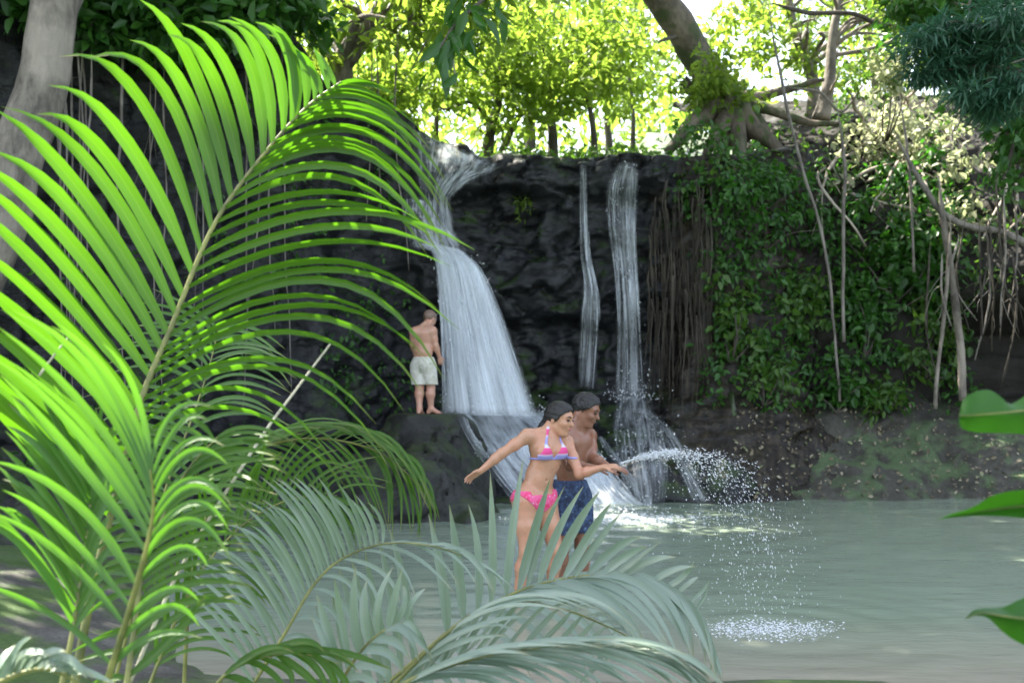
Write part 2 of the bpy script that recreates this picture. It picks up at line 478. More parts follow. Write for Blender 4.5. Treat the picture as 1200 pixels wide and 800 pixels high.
# ------------------------------------------------------------------ rock walls and ground
CL = np.array([(-16, 5.5), (-9.5, 8.4), (-6.9, 11.6), (-4.7, 14.6), (-3.0, 16.1), (-1.8, 16.9), (0, 17.3), (1.5, 17.3), (2.6, 17.05), (3.4, 16.6), (4.6, 17.0), (6, 18)], float)
path = spline(CL, 420)
seg = np.linalg.norm(np.diff(path, axis=0), axis=1)
s_ = np.concatenate([[0], np.cumsum(seg)])
ss = np.linspace(0, s_[-1], 460)
path = np.stack([np.interp(ss, s_, path[:, k]) for k in (0, 1)], 1)
tg = nrm(np.gradient(path, axis=0))
nout = np.stack([tg[:, 1], -tg[:, 0]], 1)              # towards the pool
ktop = np.interp(path[:, 0], [-16, -7, -4.4, -3.7, -3.2, -2.6, -2.2, -1.7, -1.2, -0.6, 1, 2.7, 4, 6], [9.5, 9.0, 8.4, 7.4, 6.5, 6.2, 6.25, 6.25, 5.95, 5.68, 5.62, 5.6, 5.6, 6.2])
x = path[:, 0]
wc = sstep(-1.9, -1.1, x) * (1 - sstep(2.5, 3.1, x))   # the black rock behind the falls
NV = 150
v = np.linspace(0, 1, NV)
zz = -0.6 + v[None] * (ktop[:, None] + 0.6)
offc = np.interp(zz, [-0.6, 0, 0.5, 1.05, 1.35, 1.7, 2.6, 3.0, 3.3, 3.9, 4.5, 4.9, 5.15, 5.4, 5.65, 7], [3.1, 2.75, 1.75, 0.75, 0.28, -0.12, -0.22, 0.24, 0.36, 0.22, 0.05, 0.05, 0.42, 0.45, 0.30, -0.5])
offl = np.interp(zz, [-0.6, 0.6, 2, 4, 6, 9], [0.9, 0.35, 0.05, 0.1, 0.35, 0.2])
offr = np.interp(zz, [-0.6, 0, 0.8, 1.6, 3, 5, 6], [2.2, 1.9, 1.2, 0.5, 0.2, 0.15, -0.2])
wl = 1 - sstep(-1.9, -1.1, x); wr = sstep(2.5, 3.1, x)
off = offc * wc[:, None] + offl * wl[:, None] + offr * wr[:, None]
# chute to the left of the lip: the upper cascade slides down it
ch = np.exp(-((x + 1.35) / 0.45) ** 2)[:, None]
off = off + ch * np.interp(zz, [0, 3.6, 4.1, 5.0, 6.0, 7], [0, 0.0, 0.22, 0.0, -0.5, -1.0])
base3 = np.stack([np.repeat(path[:, :1], NV, 1), np.repeat(path[:, 1:], NV, 1), zz], -1)
q = base3.copy(); q[..., :2] += nout[:, None] * off[..., None]
d1, d2, cv = cells(q * np.array([1.1, 1.1, 1.9]) + fbm(q * 1.2, 3, 5)[..., None] * 0.9, 3)
blocks = (cv - 0.5) * 0.36 - 0.06 * np.exp(-((d2 - d1) / 0.10) ** 2)
d1b, d2b, cvb = cells(q * np.array([3.0, 3.0, 4.6]) + fbm(q * 2.4, 3, 15)[..., None] * 0.5, 33)
blocks = blocks + (cvb - 0.5) * 0.13 - 0.05 * np.exp(-((d2b - d1b) / 0.07) ** 2)
strata = 0.075 * fbm(q * np.array([0.5, 0.5, 5.0]), 4, 31)
rough = 0.42 * fbm(q * 0.8, 5, 9) + 0.12 * fbm(q * 4.5, 4, 77)
vert = 0.28 * fbm(q * np.array([2.4, 2.4, 0.35]), 4, 41)
amp = wc[:, None]
disp = amp * (blocks + strata * 1.6 + rough * 0.75) + (1 - amp) * (vert + rough * 0.9 + strata * 0.5 + 0.4 * blocks)
disp *= np.where(zz < 0.9, 0.65, 1.0)
q[..., :2] += nout[:, None] * disp[..., None]
q[..., 2] += 0.10 * fbm(q * 1.7, 3, 51) * (v[None] > 0.9)
topb = q[:, -1:].copy()
caps = []
for d, dz in ((0.25, 0.03), (0.6, 0.05), (1.2, 0.0), (2.4, -0.1)):
    c = topb.copy(); c[..., :2] -= nout[:, None] * d; c[..., 2] += dz + 0.10 * fbm(c * 1.5, 3, 8) - wl[:, None] * 0.0
    caps.append(c)
q = np.concatenate([q] + caps, 1)
cliff = link('cliff', make_mesh('cliff', q.reshape(-1, 3), None, grid_quads(q.shape[0], q.shape[1])), M['cliff'])
tag(cliff, 'dark wet rock cliff with ledges behind the waterfalls', kind='structure')

# right-hand bank and hillside: base curve at the water's edge, profile going back
HX = np.linspace(2.2, 20, 300)
def ybase(x): return np.interp(x, [2.0, 2.6, 3.3, 4.2, 6, 8, 10, 12.5, 16, 22], [16.6, 16.3, 15.5, 15.0, 14.95, 14.9, 13.8, 11.5, 8, 3])
hn = nrm(np.stack([np.gradient(ybase(HX), HX) * -1, np.ones_like(HX)], 1))
def hprof(x, t):
    """t 0..1 -> (d, z) of the slope profile at x"""
    tt = [0, .06, .14, .24, .30, .40, .52, .60, .70, .84, 1]
    d0 = [-0.3, .1, .6, 1.3, 1.8, 2.1, 2.5, 2.9, 3.9, 6.2, 14]
    z0 = [-.5, .12, .55, 1.15, 1.5, 2.9, 4.4, 5.0, 5.7, 7.3, 10]
    d1_ = [-0.3, .1, .6, 1.3, 2.7, 3.0, 2.2, 2.0, 3.4, 6.2, 14]      # hollow with an overhang
    z1_ = [-.5, .12, .60, 1.25, 1.6, 2.6, 3.2, 3.7, 5.6, 7.6, 10]
    w = sstep(6.7, 7.6, x)
    d = np.interp(t, tt, d0) * (1 - w) + np.interp(t, tt, d1_) * w
    z = np.interp(t, tt, z0) * (1 - w) + np.interp(t, tt, z1_) * w
    low = 1 - sstep(2.9, 4.4, x)                                    # lower beside the stream
    z = np.where(z > 5.0, 5.0 + (z - 5.0) * (1 - 0.55 * low), z)
    return d, z
HT = np.linspace(0, 1, 190)
D, Z = hprof(HX[:, None], HT[None])
hp = np.stack([HX[:, None] + hn[:, :1] * D, ybase(HX)[:, None] + hn[:, 1:] * D, Z], -1)
hb = 0.40 * fbm(hp * 0.9, 5, 12) + 0.22 * fbm(hp * 3.2, 5, 13)
hb = hb * np.interp(HT, [0, .05, .15, .3, 1], [0.6, 0.8, 0.8, 1, 1.0])[None]
hp[..., 1] -= hb; hp[..., 2] += 0.5 * hb
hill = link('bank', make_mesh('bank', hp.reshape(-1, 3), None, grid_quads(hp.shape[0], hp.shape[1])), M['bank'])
tag(hill, 'earth bank and overgrown slope rising right of the pool', kind='structure')

# ground sheet: pool bed, near shore, plateau above the falls, out to the horizon
def axis(lo, hi, fine0, fine1, step, far):
    a = np.arange(fine0, fine1 + 1e-6, step)
    k = np.geomspace(step, far, 26)
    return np.concatenate([fine0 - np.cumsum(k)[::-1], a, fine1 + np.cumsum(k)])
gx = axis(0, 0, -12, 20, 0.25, 260); gy = axis(0, 0, -2, 34, 0.25, 260)
GX, GY = np.meshgrid(gx, gy, indexing='ij')
poly = np.array([(-400, -2000), (-400, 5.0), (-16, 5.5), (-9.5, 8.4), (-6.9, 11.6), (-4.7, 14.6), (-3.0, 16.1), (-1.8, 16.9), (0, 17.3), (1.5, 17.3), (2.6, 17.05), (3.4, 15.8), (4.2, 15.2), (6, 15.1), (8, 15.0), (10, 13.9), (12.5, 11.6), (16, 8.1), (22, 3.1), (400, 3.0), (400, -2000)])
def sdist(px, py):
    d = np.full(px.shape, 1e9); ins = np.zeros(px.shape, bool)
    n = len(poly)
    for i in range(n):
        a, b = poly[i], poly[(i + 1) % n]
        e = b - a; wx, wy = px - a[0], py - a[1]
        t = np.clip((wx * e[0] + wy * e[1]) / (e @ e), 0, 1)
        d = np.minimum(d, np.hypot(wx - e[0] * t, wy - e[1] * t))
        c = ((a[1] > py) != (b[1] > py)) & (px < (b[0] - a[0]) * (py - a[1]) / (b[1] - a[1] + 1e-12) + a[0])
        ins ^= c
    return np.where(ins, -d, d)
SD = sdist(GX, GY)
shore = 5.55 + sstep(-1.6, -4.2, GX) * 5.5 + 0.3 * fbm(np.stack([GX * .8, GX * 0, GX * 0], -1), 3, 4)
bed = np.where(GY > 9.6, -0.75, -0.14)
land = 0.02 + np.clip((shore - GY) * 0.10, -0.14, 0.35)
hin = np.where(GY < shore, np.maximum(land, 0.02), np.maximum(bed, -0.02 - (GY - shore) * 0.10))
hin = hin + 0.05 * fbm(np.stack([GX, GY, GX * 0], -1) * 1.2, 4, 6) * (GY < shore + .3)
wL = sstep(-1.8, -3.6, GX); wR = sstep(2.6, 4.2, GX)
hR = np.interp(SD, [0, 3.6, 4.6, 6.2, 14, 16, 60, 400], [-1, -0.8, 4.4, 5.6, 9.2, 10.1, 14, 16])
hR = np.where(GX < 4.4, np.minimum(hR, 5.6 + (GX - 2.6)), hR)
hC = 5.35 + 0.02 * np.clip(SD, 0, 300)
hL = np.where(GX > -4.6, 5.9, 8.3) + np.where(GX > -4.6, 0.0, 1.0) * np.minimum(0.05 * SD, 12)
hout = wL * hL + wR * hR + (1 - wL - wR) * hC
mixk = np.where(wR > 0.5, (SD > 0) * 1.0, sstep(0.9, 1.8, SD))
gz = hin * (1 - mixk) + hout * mixk
gz = gz + (SD > 3) * 0.25 * fbm(np.stack([GX, GY, GX * 0], -1) * 0.3, 3, 60)
ground = link('ground', make_mesh('ground', np.stack([GX, GY, gz], -1).reshape(-1, 3), None, grid_quads(len(gx), len(gy))), M['ground'])
tag(ground, 'damp muddy ground around the pool and above the falls', kind='structure')

# pool surface: near-flat sheet with low ripples, under the rock at its edges
wx_ = np.linspace(-9, 17, 420); wy_ = np.linspace(2.5, 17.2, 360)
WX, WY = np.meshgrid(wx_, wy_, indexing='ij')
wz = 0.010 * fbm(np.stack([WX * 0.9, WY * 2.4, WX * 0], -1), 4, 19)
for cx_, cy_, am, wl_, dk in ((1.80, 6.8, 0.007, 0.34, 0.9), (1.55, 12.9, 0.010, 0.6, 2.2), (-0.55, 7.75, 0.004, 0.3, 0.7), (0.3, 7.7, 0.004, 0.3, 0.7)):
    rr_ = np.hypot(WX - cx_, WY - cy_) * (1 + 0.06 * fbm(np.stack([WX, WY, WX * 0], -1) * 1.3, 2, 8))
    wz = wz + am * np.sin(rr_ * 2 * np.pi / wl_) * np.exp(-rr_ / dk) * sstep(0.0, 0.25, rr_)
pool = link('pool_water', make_mesh('pool_water', np.stack([WX, WY, wz], -1).reshape(-1, 3), None, grid_quads(420, 360)), M['pool'])
tag(pool, 'murky grey green pool water below the falls', kind='structure')

# ------------------------------------------------------------------ distance fields (boulders, people)
class SDF:
    def __init__(s, lo, hi, h):
        s.lo = np.asarray(lo, float); s.h = h
        n = np.ceil((np.asarray(hi, float) - s.lo) / h).astype(int) + 1
        s.ax = [(s.lo[k] + np.arange(n[k]) * h).astype(np.float32) for k in range(3)]
        s.F = np.full(n, 1.0, np.float32)
    def box(s, lo, hi, pad):
        sl = []
        for k in range(3):
            a = int(np.clip(np.floor((lo[k] - pad - s.lo[k]) / s.h), 0, s.F.shape[k] - 1))
            b = int(np.clip(np.ceil((hi[k] + pad - s.lo[k]) / s.h) + 1, a + 1, s.F.shape[k]))
            sl.append(slice(a, b))
        return tuple(sl)
    def pts(s, sl):
        return np.stack(np.meshgrid(*[s.ax[k][sl[k]] for k in range(3)], indexing='ij'), -1)
    def union(s, sl, d, k):
        f = s.F[sl]
        h = np.maximum(k - np.abs(f - d), 0) / max(k, 1e-6)
        s.F[sl] = np.minimum(f, d) - h * h * k * 0.25
    def cut(s, sl, d, k):
        f = s.F[sl]; d = -d
        h = np.maximum(k - np.abs(f - d), 0) / max(k, 1e-6)
        s.F[sl] = np.maximum(f, d) + h * h * k * 0.25
    def cone(s, a, b, ra, rb, k=0.02, sub=False):
        a = np.asarray(a, float); b = np.asarray(b, float); r = max(ra, rb)
        sl = s.box(np.minimum(a, b) - r, np.maximum(a, b) + r, k + 2 * s.h)
        p = s.pts(sl); ba = b - a
        t = np.clip(((p - a) @ ba) / max(ba @ ba, 1e-9), 0, 1)
        d = np.linalg.norm(p - a - t[..., None] * ba, axis=-1) - (ra + (rb - ra) * t)
        (s.cut if sub else s.union)(sl, d.astype(np.float32), k)
    def ball(s, c, r, k=0.02, sub=False): s.cone(c, c, r, r, k, sub)
    def ell(s, c, axes, rad, k=0.02, sub=False):
        c = np.asarray(c, float); A = np.asarray(axes, float); rad = np.asarray(rad, float)
        ext = np.sqrt(((A * rad[:, None]) ** 2).sum(0))
        sl = s.box(c - ext, c + ext, k + 2 * s.h)
        q = (s.pts(sl) - c) @ A.T
        k0 = np.linalg.norm(q / rad, axis=-1); k1 = np.linalg.norm(q / rad ** 2, axis=-1)
        d = k0 * (k0 - 1) / np.maximum(k1, 1e-6)
        (s.cut if sub else s.union)(sl, d.astype(np.float32), k)
    def mesh(s, name, F=None, smooth_iter=1):
        return nets(name, s.F if F is None else F, s.lo, s.h, smooth_iter)

def nets(name, F, lo, h, smooth_iter=1):
    S = F < 0
    sh = F.shape
    def c(A, o): return A[o[0]:sh[0] - 1 + o[0], o[1]:sh[1] - 1 + o[1], o[2]:sh[2] - 1 + o[2]]
    cor = [(a, b, d) for a in (0, 1) for b in (0, 1) for d in (0, 1)]
    cnt = np.zeros((sh[0] - 1, sh[1] - 1, sh[2] - 1), np.int8)
    for o in cor: cnt += c(S, o)
    I, J, K = np.nonzero((cnt > 0) & (cnt < 8))
    vid = np.full(cnt.shape, -1, np.int32); vid[I, J, K] = np.arange(len(I))
    val = {o: F[I + o[0], J + o[1], K + o[2]].astype(float) for o in cor}
    acc = np.zeros((len(I), 3)); num = np.zeros(len(I))
    for a in cor:
        for k in range(3):
            if a[k] == 0:
                b = list(a); b[k] = 1; b = tuple(b)
                fa, fb = val[a], val[b]
                m = (fa < 0) != (fb < 0)
                t = np.where(m, fa / np.where(m, fa - fb, 1), 0)
                p = np.tile(np.array(a, float), (len(I), 1)); p[:, k] = t
                acc += p * m[:, None]; num += m
    V = lo + h * (np.stack([I, J, K], -1) + acc / num[:, None])
    quads = []
    for k in range(3):
        i1, i2 = (k + 1) % 3, (k + 2) % 3
        a = [slice(None)] * 3; b = [slice(None)] * 3
        a[k] = slice(0, -1); b[k] = slice(1, None)
        A, B = S[tuple(a)], S[tuple(b)]
        E = np.argwhere(A != B)
        ok = (E[:, i1] > 0) & (E[:, i2] > 0) & (E[:, i1] < sh[i1] - 1) & (E[:, i2] < sh[i2] - 1)
        E = E[ok]
        fl = A[E[:, 0], E[:, 1], E[:, 2]]
        def g(d1_, d2_):
            e = E.copy(); e[:, i1] -= d1_; e[:, i2] -= d2_
            return vid[e[:, 0], e[:, 1], e[:, 2]]
        qd = np.stack([g(1, 1), g(0, 1), g(0, 0), g(1, 0)], -1)
        qd = np.where(fl[:, None], qd, qd[:, ::-1])
        quads.append(qd)
    Q = np.vstack(quads)
    Q = Q[(Q >= 0).all(1)]
    for _ in range(smooth_iter):
        s = np.zeros_like(V); n = np.zeros(len(V))
        for a, b in ((0, 1), (1, 2), (2, 3), (3, 0)):
            np.add.at(s, Q[:, a], V[Q[:, b]]); np.add.at(n, Q[:, a], 1)
            np.add.at(s, Q[:, b], V[Q[:, a]]); np.add.at(n, Q[:, b], 1)
        V = V * 0.5 + 0.5 * s / np.maximum(n, 1)[:, None]
    return make_mesh(name, V, None, Q)

EYE3 = np.eye(3)
def rock(name, label, ells, h, mat, amp=0.25, fr=1.2, seed=0, top=None):
    E = np.array([e[0] for e in ells]); R = np.array([max(e[1]) for e in ells])
    f = SDF((E - R[:, None]).min(0) - 0.4, (E + R[:, None]).max(0) + 0.4, h)
    for c, r in ells: f.ell(c, EYE3, r, 0.25)
    p = f.pts((slice(None),) * 3)
    a, b, cv_ = cells(p * fr * 1.5, seed + 20)
    f.F = f.F + (amp * fbm(p * fr, 5, seed) + amp * 0.5 * (cv_ - 0.5) + 0.06 * np.exp(-((b - a) / .08) ** 2)).astype(np.float32)
    if top is not None:
        f.F = np.maximum(f.F, (p[..., 2] - top - 0.05 * fbm(p * 2.5, 3, seed + 5)).astype(np.float32) * 0.8)
    o = link(name, f.mesh(name), mat, None, (E[0][0], E[0][1], 0))
    return tag(o, label, 'rock')
TOPZ = 1.29
boulder = rock('boulder', 'big dark boulder the man in pale shorts stands on', [((-1.22, 14.6, 0.30), (0.92, 1.25, 1.22)), ((-1.25, 13.4, 0.0), (0.80, 1.2, 0.95)), ((-1.9, 13.6, 0.0), (0.75, 1.3, 0.85)), ((-0.55, 13.0, -0.3), (0.5, 0.9, 0.75))], 0.06, M['boulder'], 0.22, 1.3, 3, 1.30)
rocks2 = [((2.15, 15.0, 0.1), (0.55, 0.5, 0.5)), ((3.0, 14.9, 0.0), (0.7, 0.45, 0.55))]
rock('boulder', 'wet black rock below the right hand fall at the water edge', rocks2, 0.06, M['cliff'], 0.2, 1.6, 9)
rock('boulder', 'dark low rock on the left bank behind the palm stems', [((-4.3, 9.6, 0.1), (0.9, 0.7, 0.55)), ((-3.6, 10.4, 0.0), (0.7, 0.6, 0.4))], 0.06, M['boulder'], 0.2, 1.6, 14)

def bvh_of(objs):
    V, F, n = [], [], 0
    for o in objs:
        me = o.data
        co = np.empty(len(me.vertices) * 3, np.float32); me.vertices.foreach_get('co', co)
        V.append(co.reshape(-1, 3) + np.array(o.location, np.float32))
        li = np.empty(len(me.loops), np.int32); me.loops.foreach_get('vertex_index', li)
        F.append(li.reshape(-1, 4) + n); n += len(me.vertices)
    return BVHTree.FromPolygons(np.vstack(V).tolist(), np.vstack(F).tolist())
BV = bvh_of([cliff, hill] + [o for o in COL.objects if o.name.startswith('boulder')])
EYE = Vector((0, 0, CAM_Z))
def hit(px, py, default=17.0):
    """point where the line of sight through a pixel meets the rock"""
    d = Vector(((px - 600) / FPX, 1.0, (HOR - py) / FPX)).normalized()
    loc, nr, i, dist = BV.ray_cast(EYE, d)
    if loc is None: return P(px, py, default), np.array([0, -1.0, 0])
    nr = np.array(nr)
    if nr @ np.array(d) > 0: nr = -nr
    return np.array(loc), nr
foot_hit, _ = hit(500, 484)

# ------------------------------------------------------------------ falling water
def pxl(pts, n):                     # polyline of pixel points (x, y[, depth]) resampled
    p = np.asarray(pts, float)
    return spline(p, n)
def sheet(name, L, R, mat, parent, nu=14, nv=60, off=0.12, smooth=5, depth=None, ripple=0.03, seed=0):
    """water sheet between two edges; it follows the rock behind it unless a depth is given"""
    l, r = pxl(L, nv), pxl(R, nv)
    u = np.linspace(0, 1, nu)
    px = l[:, None, 0] * (1 - u) + r[:, None, 0] * u
    py = l[:, None, 1] * (1 - u) + r[:, None, 1] * u
    if depth is None:
        Y = np.array([[hit(a, b)[0][1] for a, b in zip(ra, rb)] for ra, rb in zip(px, py)])
        for _ in range(smooth):
            e = np.pad(Y, 1, mode='edge')
            m = np.minimum.reduce([e[1:-1, 1:-1], e[:-2, 1:-1], e[2:, 1:-1]])
            Y = 0.5 * m + 0.125 * (e[:-2, 1:-1] + e[2:, 1:-1] + e[1:-1, :-2] + e[1:-1, 2:])
        Y = Y - off
    else:
        Y = np.interp(np.linspace(0, 1, nv), *depth)[:, None] + np.zeros((1, nu))
    V = np.stack([(px - 600) / FPX * Y, Y, CAM_Z + (HOR - py) / FPX * Y], -1)
    V[..., 1] += ripple * fbm(np.stack([px * 0.08, py * 0.01, px * 0 + seed], -1), 3, seed) - 0.10 * np.sin(np.pi * u)[None] * (depth is not None)
    uv = np.stack(np.broadcast_arrays(u[None] + seed * 0.37 * 0, np.linspace(0, 1, nv)[:, None]), -1)
    return link(name, make_mesh(name, V.reshape(-1, 3), None, grid_quads(nv, nu), True, uv.reshape(-1, 2)), mat, parent), V

def strands(V, n, r, parent, seed, jitter=0.03):
    """single threads of water running down a sheet"""
    g = np.random.default_rng(seed); mb = MB(); nv, nu = V.shape[:2]
    for _ in range(n):
        u = g.random() * (nu - 1); a = g.random() * 0.55; b = min(1, a + 0.25 + g.random() * 0.6)
        rows = np.linspace(a, b, 16) * (nv - 1)
        i = np.minimum(rows.astype(int), nv - 2); f = (rows - i)[:, None]
        uu = np.clip(u + np.cumsum(g.normal(0, 0.06, 16)), 0, nu - 1); j = np.minimum(uu.astype(int), nu - 2); fu = (uu - j)[:, None]
        p = (V[i, j] * (1 - f) + V[i + 1, j] * f) * (1 - fu) + (V[i, j + 1] * (1 - f) + V[i + 1, j + 1] * f) * fu
        p[:, 1] -= 0.02 + g.random() * 0.06
        mb.tube(p, r * (0.25 + 0.75 * g.random() ** 2) * np.sin(np.linspace(0.15, 3.0, 16)), 4, False)
    o = mb.build('water_threads', M['strand'], parent)
    o['kind'] = 'stuff'
    return o

def drops(pts, r0, r1, seed, stretch=None):
    """many small drops in one mesh"""
    g = np.random.default_rng(seed); n = len(pts)
    r = r0 + (r1 - r0) * g.random(n) ** 2.5
    oc = np.array([(1, 0, 0), (-1, 0, 0), (0, 1, 0), (0, -1, 0), (0, 0, 1), (0, 0, -1)], float)
    tr = np.array([(0, 2, 4), (2, 1, 4), (1, 3, 4), (3, 0, 4), (2, 0, 5), (1, 2, 5), (3, 1, 5), (0, 3, 5)])
    W = oc[None] * r[:, None, None]
    if stretch is not None:
        d = nrm(stretch); k = (W * d[:, None]).sum(-1, keepdims=True)
        W = W + d[:, None] * k * (0.5 + 1.3 * g.random(n))[:, None, None]
    V = (pts[:, None] + W).reshape(-1, 3)
    T = (tr[None] + (np.arange(n) * 6)[:, None, None]).reshape(-1, 3)
    return make_mesh('drops', V, T)

# 1: the left fall - upper cascade, leap, and the run below it
wf = thing('waterfall', 'wide white main fall fanning over the dark rock beside the standing man', 'waterfall', P(575, 482, 16))
wf2 = thing('waterfall', 'thin single trickle left of the broader right hand fall', 'waterfall', P(690, 460, 17))
wf3 = thing('waterfall', 'narrow right hand fall dropping beside the brown root curtain', 'waterfall', P(742, 460, 17))
def rel(o): o.matrix_parent_inverse = o.parent.matrix_world.inverted() if False else o.matrix_parent_inverse
def kids(p):
    bpy.context.view_layer.update()
    for o in p.children:
        o.matrix_parent_inverse = p.matrix_world.inverted()
S1, V1 = sheet('upper_cascade', [(474, 148), (484, 190), (492, 225), (490, 262), (486, 292)], [(592, 194), (560, 208), (530, 228), (532, 262), (540, 296)], M['fall_streak'], wf, 22, 60, 0.10, 6, None, 0.05, 1)
S2, V2 = sheet('upper_cascade', [(508, 165), (520, 185), (522, 200), (510, 232)], [(586, 196), (570, 206), (545, 218), (522, 240)], M['fall_streak'], wf, 18, 40, 0.2, 6, None, 0.05, 2)
S2b, _ = sheet('upper_cascade', [(470, 232), (470, 250), (474, 270), (482, 290)], [(520, 236), (522, 256), (536, 276), (550, 300)], M['fall_streak'], wf, 16, 30, 0.25, 6, None, 0.05, 8)
for k in range(3):
    S3, V3 = sheet('fan', [(486 + 6 * k, 284), (508, 302), (516 - k, 360), (517, 420), (516 + 2 * k, 486)], [(540, 292), (566, 318), (588 - 3 * k, 366), (610 - 4 * k, 425), (632 - 3 * k, 488)], M['fall'], wf, 26, 60, 0, 0, ([0, 0.12, 0.35, 0.7, 1], np.array([16.45, 16.25, 16.0, 15.75, 15.6]) - 0.13 * k), 0.06, 4 + k)
    strands(V3, 46, 0.010, wf, 100 + k)
S4, V4 = sheet('lower_run', [(534, 482), (548, 512), (572, 548), (600, 585), (622, 612)], [(646, 484), (672, 512), (706, 548), (740, 580), (772, 604)], M['fall_run'], wf, 30, 60, 0.07, 5, None, 0.05, 7)
S5, V5 = sheet('lower_run', [(586, 480), (622, 500), (650, 540), (672, 575), (690, 606)], [(640, 482), (690, 515), (722, 556), (750, 586), (790, 604)], M['fall_run'], wf, 22, 50, 0.14, 5, None, 0.05, 9)
strands(V4, 40, 0.012, wf, 130)
strands(V5, 40, 0.012, wf, 131)
kids(wf)
T1, VT1 = sheet('water_sheet', [(679, 194), (679, 250), (680, 300), (683, 335), (679, 380), (677, 455)], [(688, 194), (689, 250), (692, 300), (701, 345), (702, 390), (697, 455)], M['fall_thin'], wf2, 8, 70, 0.07, 5, None, 0.03, 11)
strands(VT1, 16, 0.012, wf2, 133); kids(wf2)
R1, VR1 = sheet('water_sheet', [(722, 190), (710, 222), (712, 262), (718, 310), (722, 380), (720, 470)], [(748, 190), (747, 225), (746, 270), (748, 320), (752, 390), (758, 472)], M['fall_thin'], wf3, 14, 70, 0.08, 5, None, 0.03, 12)
R2, VR2 = sheet('water_sheet', [(734, 202), (735, 250), (735, 300), (738, 350), (738, 470)], [(749, 198), (747, 250), (745, 300), (750, 350), (752, 470)], M['fall_thin'], wf3, 8, 70, 0.14, 5, None, 0.03, 15)
R3, VR3 = sheet('lower_run', [(722, 462), (718, 500), (722, 545), (742, 602)], [(762, 466), (774, 500), (782, 545), (776, 600)], M['fall_thin'], wf3, 18, 50, 0.08, 5, None, 0.05, 16)
R4, _ = sheet('lower_run', [(699, 512), (712, 532), (732, 560), (758, 600)], [(706, 510), (722, 530), (742, 558), (770, 600)], M['fall_thin'], wf3, 8, 30, 0.06, 5, None, 0.04, 18)
R5, _ = sheet('lower_run', [(744, 478), (768, 505), (790, 540), (812, 590)], [(760, 478), (790, 505), (812, 545), (836, 588)], M['fall_thin'], wf3, 8, 30, 0.06, 5, None, 0.04, 19)
strands(VR1, 30, 0.010, wf3, 134); strands(VR3, 12, 0.008, wf3, 135); kids(wf3)

# splash where the falls land, and the foam lines on the pool
g = np.random.default_rng(5)
sp = []
for (cx, cy, Y, wx, wy, n) in ((575, 486, 15.5, 70, 12, 500), (742, 468, 16.3, 32, 16, 260), (720, 602, 13.1, 60, 6, 260), (760, 540, 14.6, 50, 30, 160)):
    for _ in range(n):
        sp.append(P(cx + g.normal(0, wx * 0.5), cy - abs(g.normal(0, wy)), Y + g.normal(0, 0.15)))
for Vs, n in ((V3, 420), (VR1, 160), (V4, 300), (V5, 260), (VR3, 120)):
    ii = g.integers(0, Vs.shape[0], n); jj = g.integers(0, Vs.shape[1], n)
    for q_ in Vs[ii, jj] + g.normal(0, 0.045, (n, 3)) + np.array([0, -0.06, 0]): sp.append(q_)
sp = np.array(sp)
tag(link('fall_splash', drops(sp, 0.003, 0.013, 6, g.normal(0, 1, sp.shape)), M['foam']), 'fine white splash where the falls strike the rock', kind='stuff')
# ------------------------------------------------------------------ leaves
def leaf_arrays(p, d, n, L, W, droop=0.15, fold=0.18):
    """folded diamond-ish leaves, six points each"""
    p = np.asarray(p, float); d = nrm(d); n = nrm(n - d * (n * d).sum(-1, keepdims=True)); s = np.cross(d, n)
    L = np.broadcast_to(L, (len(p),))[:, None]; W = np.broadcast_to(W, (len(p),))[:, None]
    a = p + d * L * 0.36 + s * W * 0.5 + n * W * fold
    b = p + d * L * 0.36 - s * W * 0.5 + n * W * fold
    a2 = p + d * L * 0.72 + s * W * 0.36 + n * (W * fold - L * droop * 0.5)
    b2 = p + d * L * 0.72 - s * W * 0.36 + n * (W * fold - L * droop * 0.5)
    m = p + d * L * 0.55 - n * L * droop * 0.3
    t = p + d * L - n * L * droop
    V = np.stack([p, a, a2, t, b2, b, m], 1).reshape(-1, 3)
    k = (np.arange(len(p)) * 7)[:, None, None]
    Q = (np.array([(0, 1, 2, 6), (0, 6, 4, 5)])[None] + k).reshape(-1, 4)
    T = (np.array([(6, 2, 3), (6, 3, 4)])[None] + k).reshape(-1, 3)
    return V, T, Q
def leaf_mesh(name, p, d, n, L, W, **kw):
    V, T, Q = leaf_arrays(p, d, n, L, W, **kw)
    return make_mesh(name, V, T, Q, False)

def crown_leaves(centres, per, rad, L, seed, up=0.7, flat=0.6, Wf=0.45):
    """leaf clumps round the twig ends; every clump a flattened spray"""
    g = np.random.default_rng(seed)
    c = np.repeat(np.asarray(centres, float), per, 0); N = len(c)
    o = g.normal(0, 1, (N, 3)); o *= (g.random((N, 1)) ** 0.5) / np.maximum(np.linalg.norm(o, axis=1, keepdims=True), 1e-6)
    o[:, 2] *= flat
    r = np.broadcast_to(rad, (len(centres),)).repeat(per)[:, None]
    p = c + o * r
    n = nrm(np.array([0, 0, up]) + g.normal(0, 0.55, (N, 3)))
    d = nrm(o + g.normal(0, 0.6, (N, 3)) + np.array([0, 0, -0.25]))
    l = L * (0.6 + 0.8 * g.random(N))
    return p, d, n, l, l * Wf * (0.8 + 0.4 * g.random(N))

def fill(c, r, n, seed):
    g = np.random.default_rng(seed); o = g.normal(0, 1, (n, 3))
    o = nrm(o) * (g.random((n, 1)) ** 0.45)
    return np.asarray(c, float) + o * np.asarray(r, float)

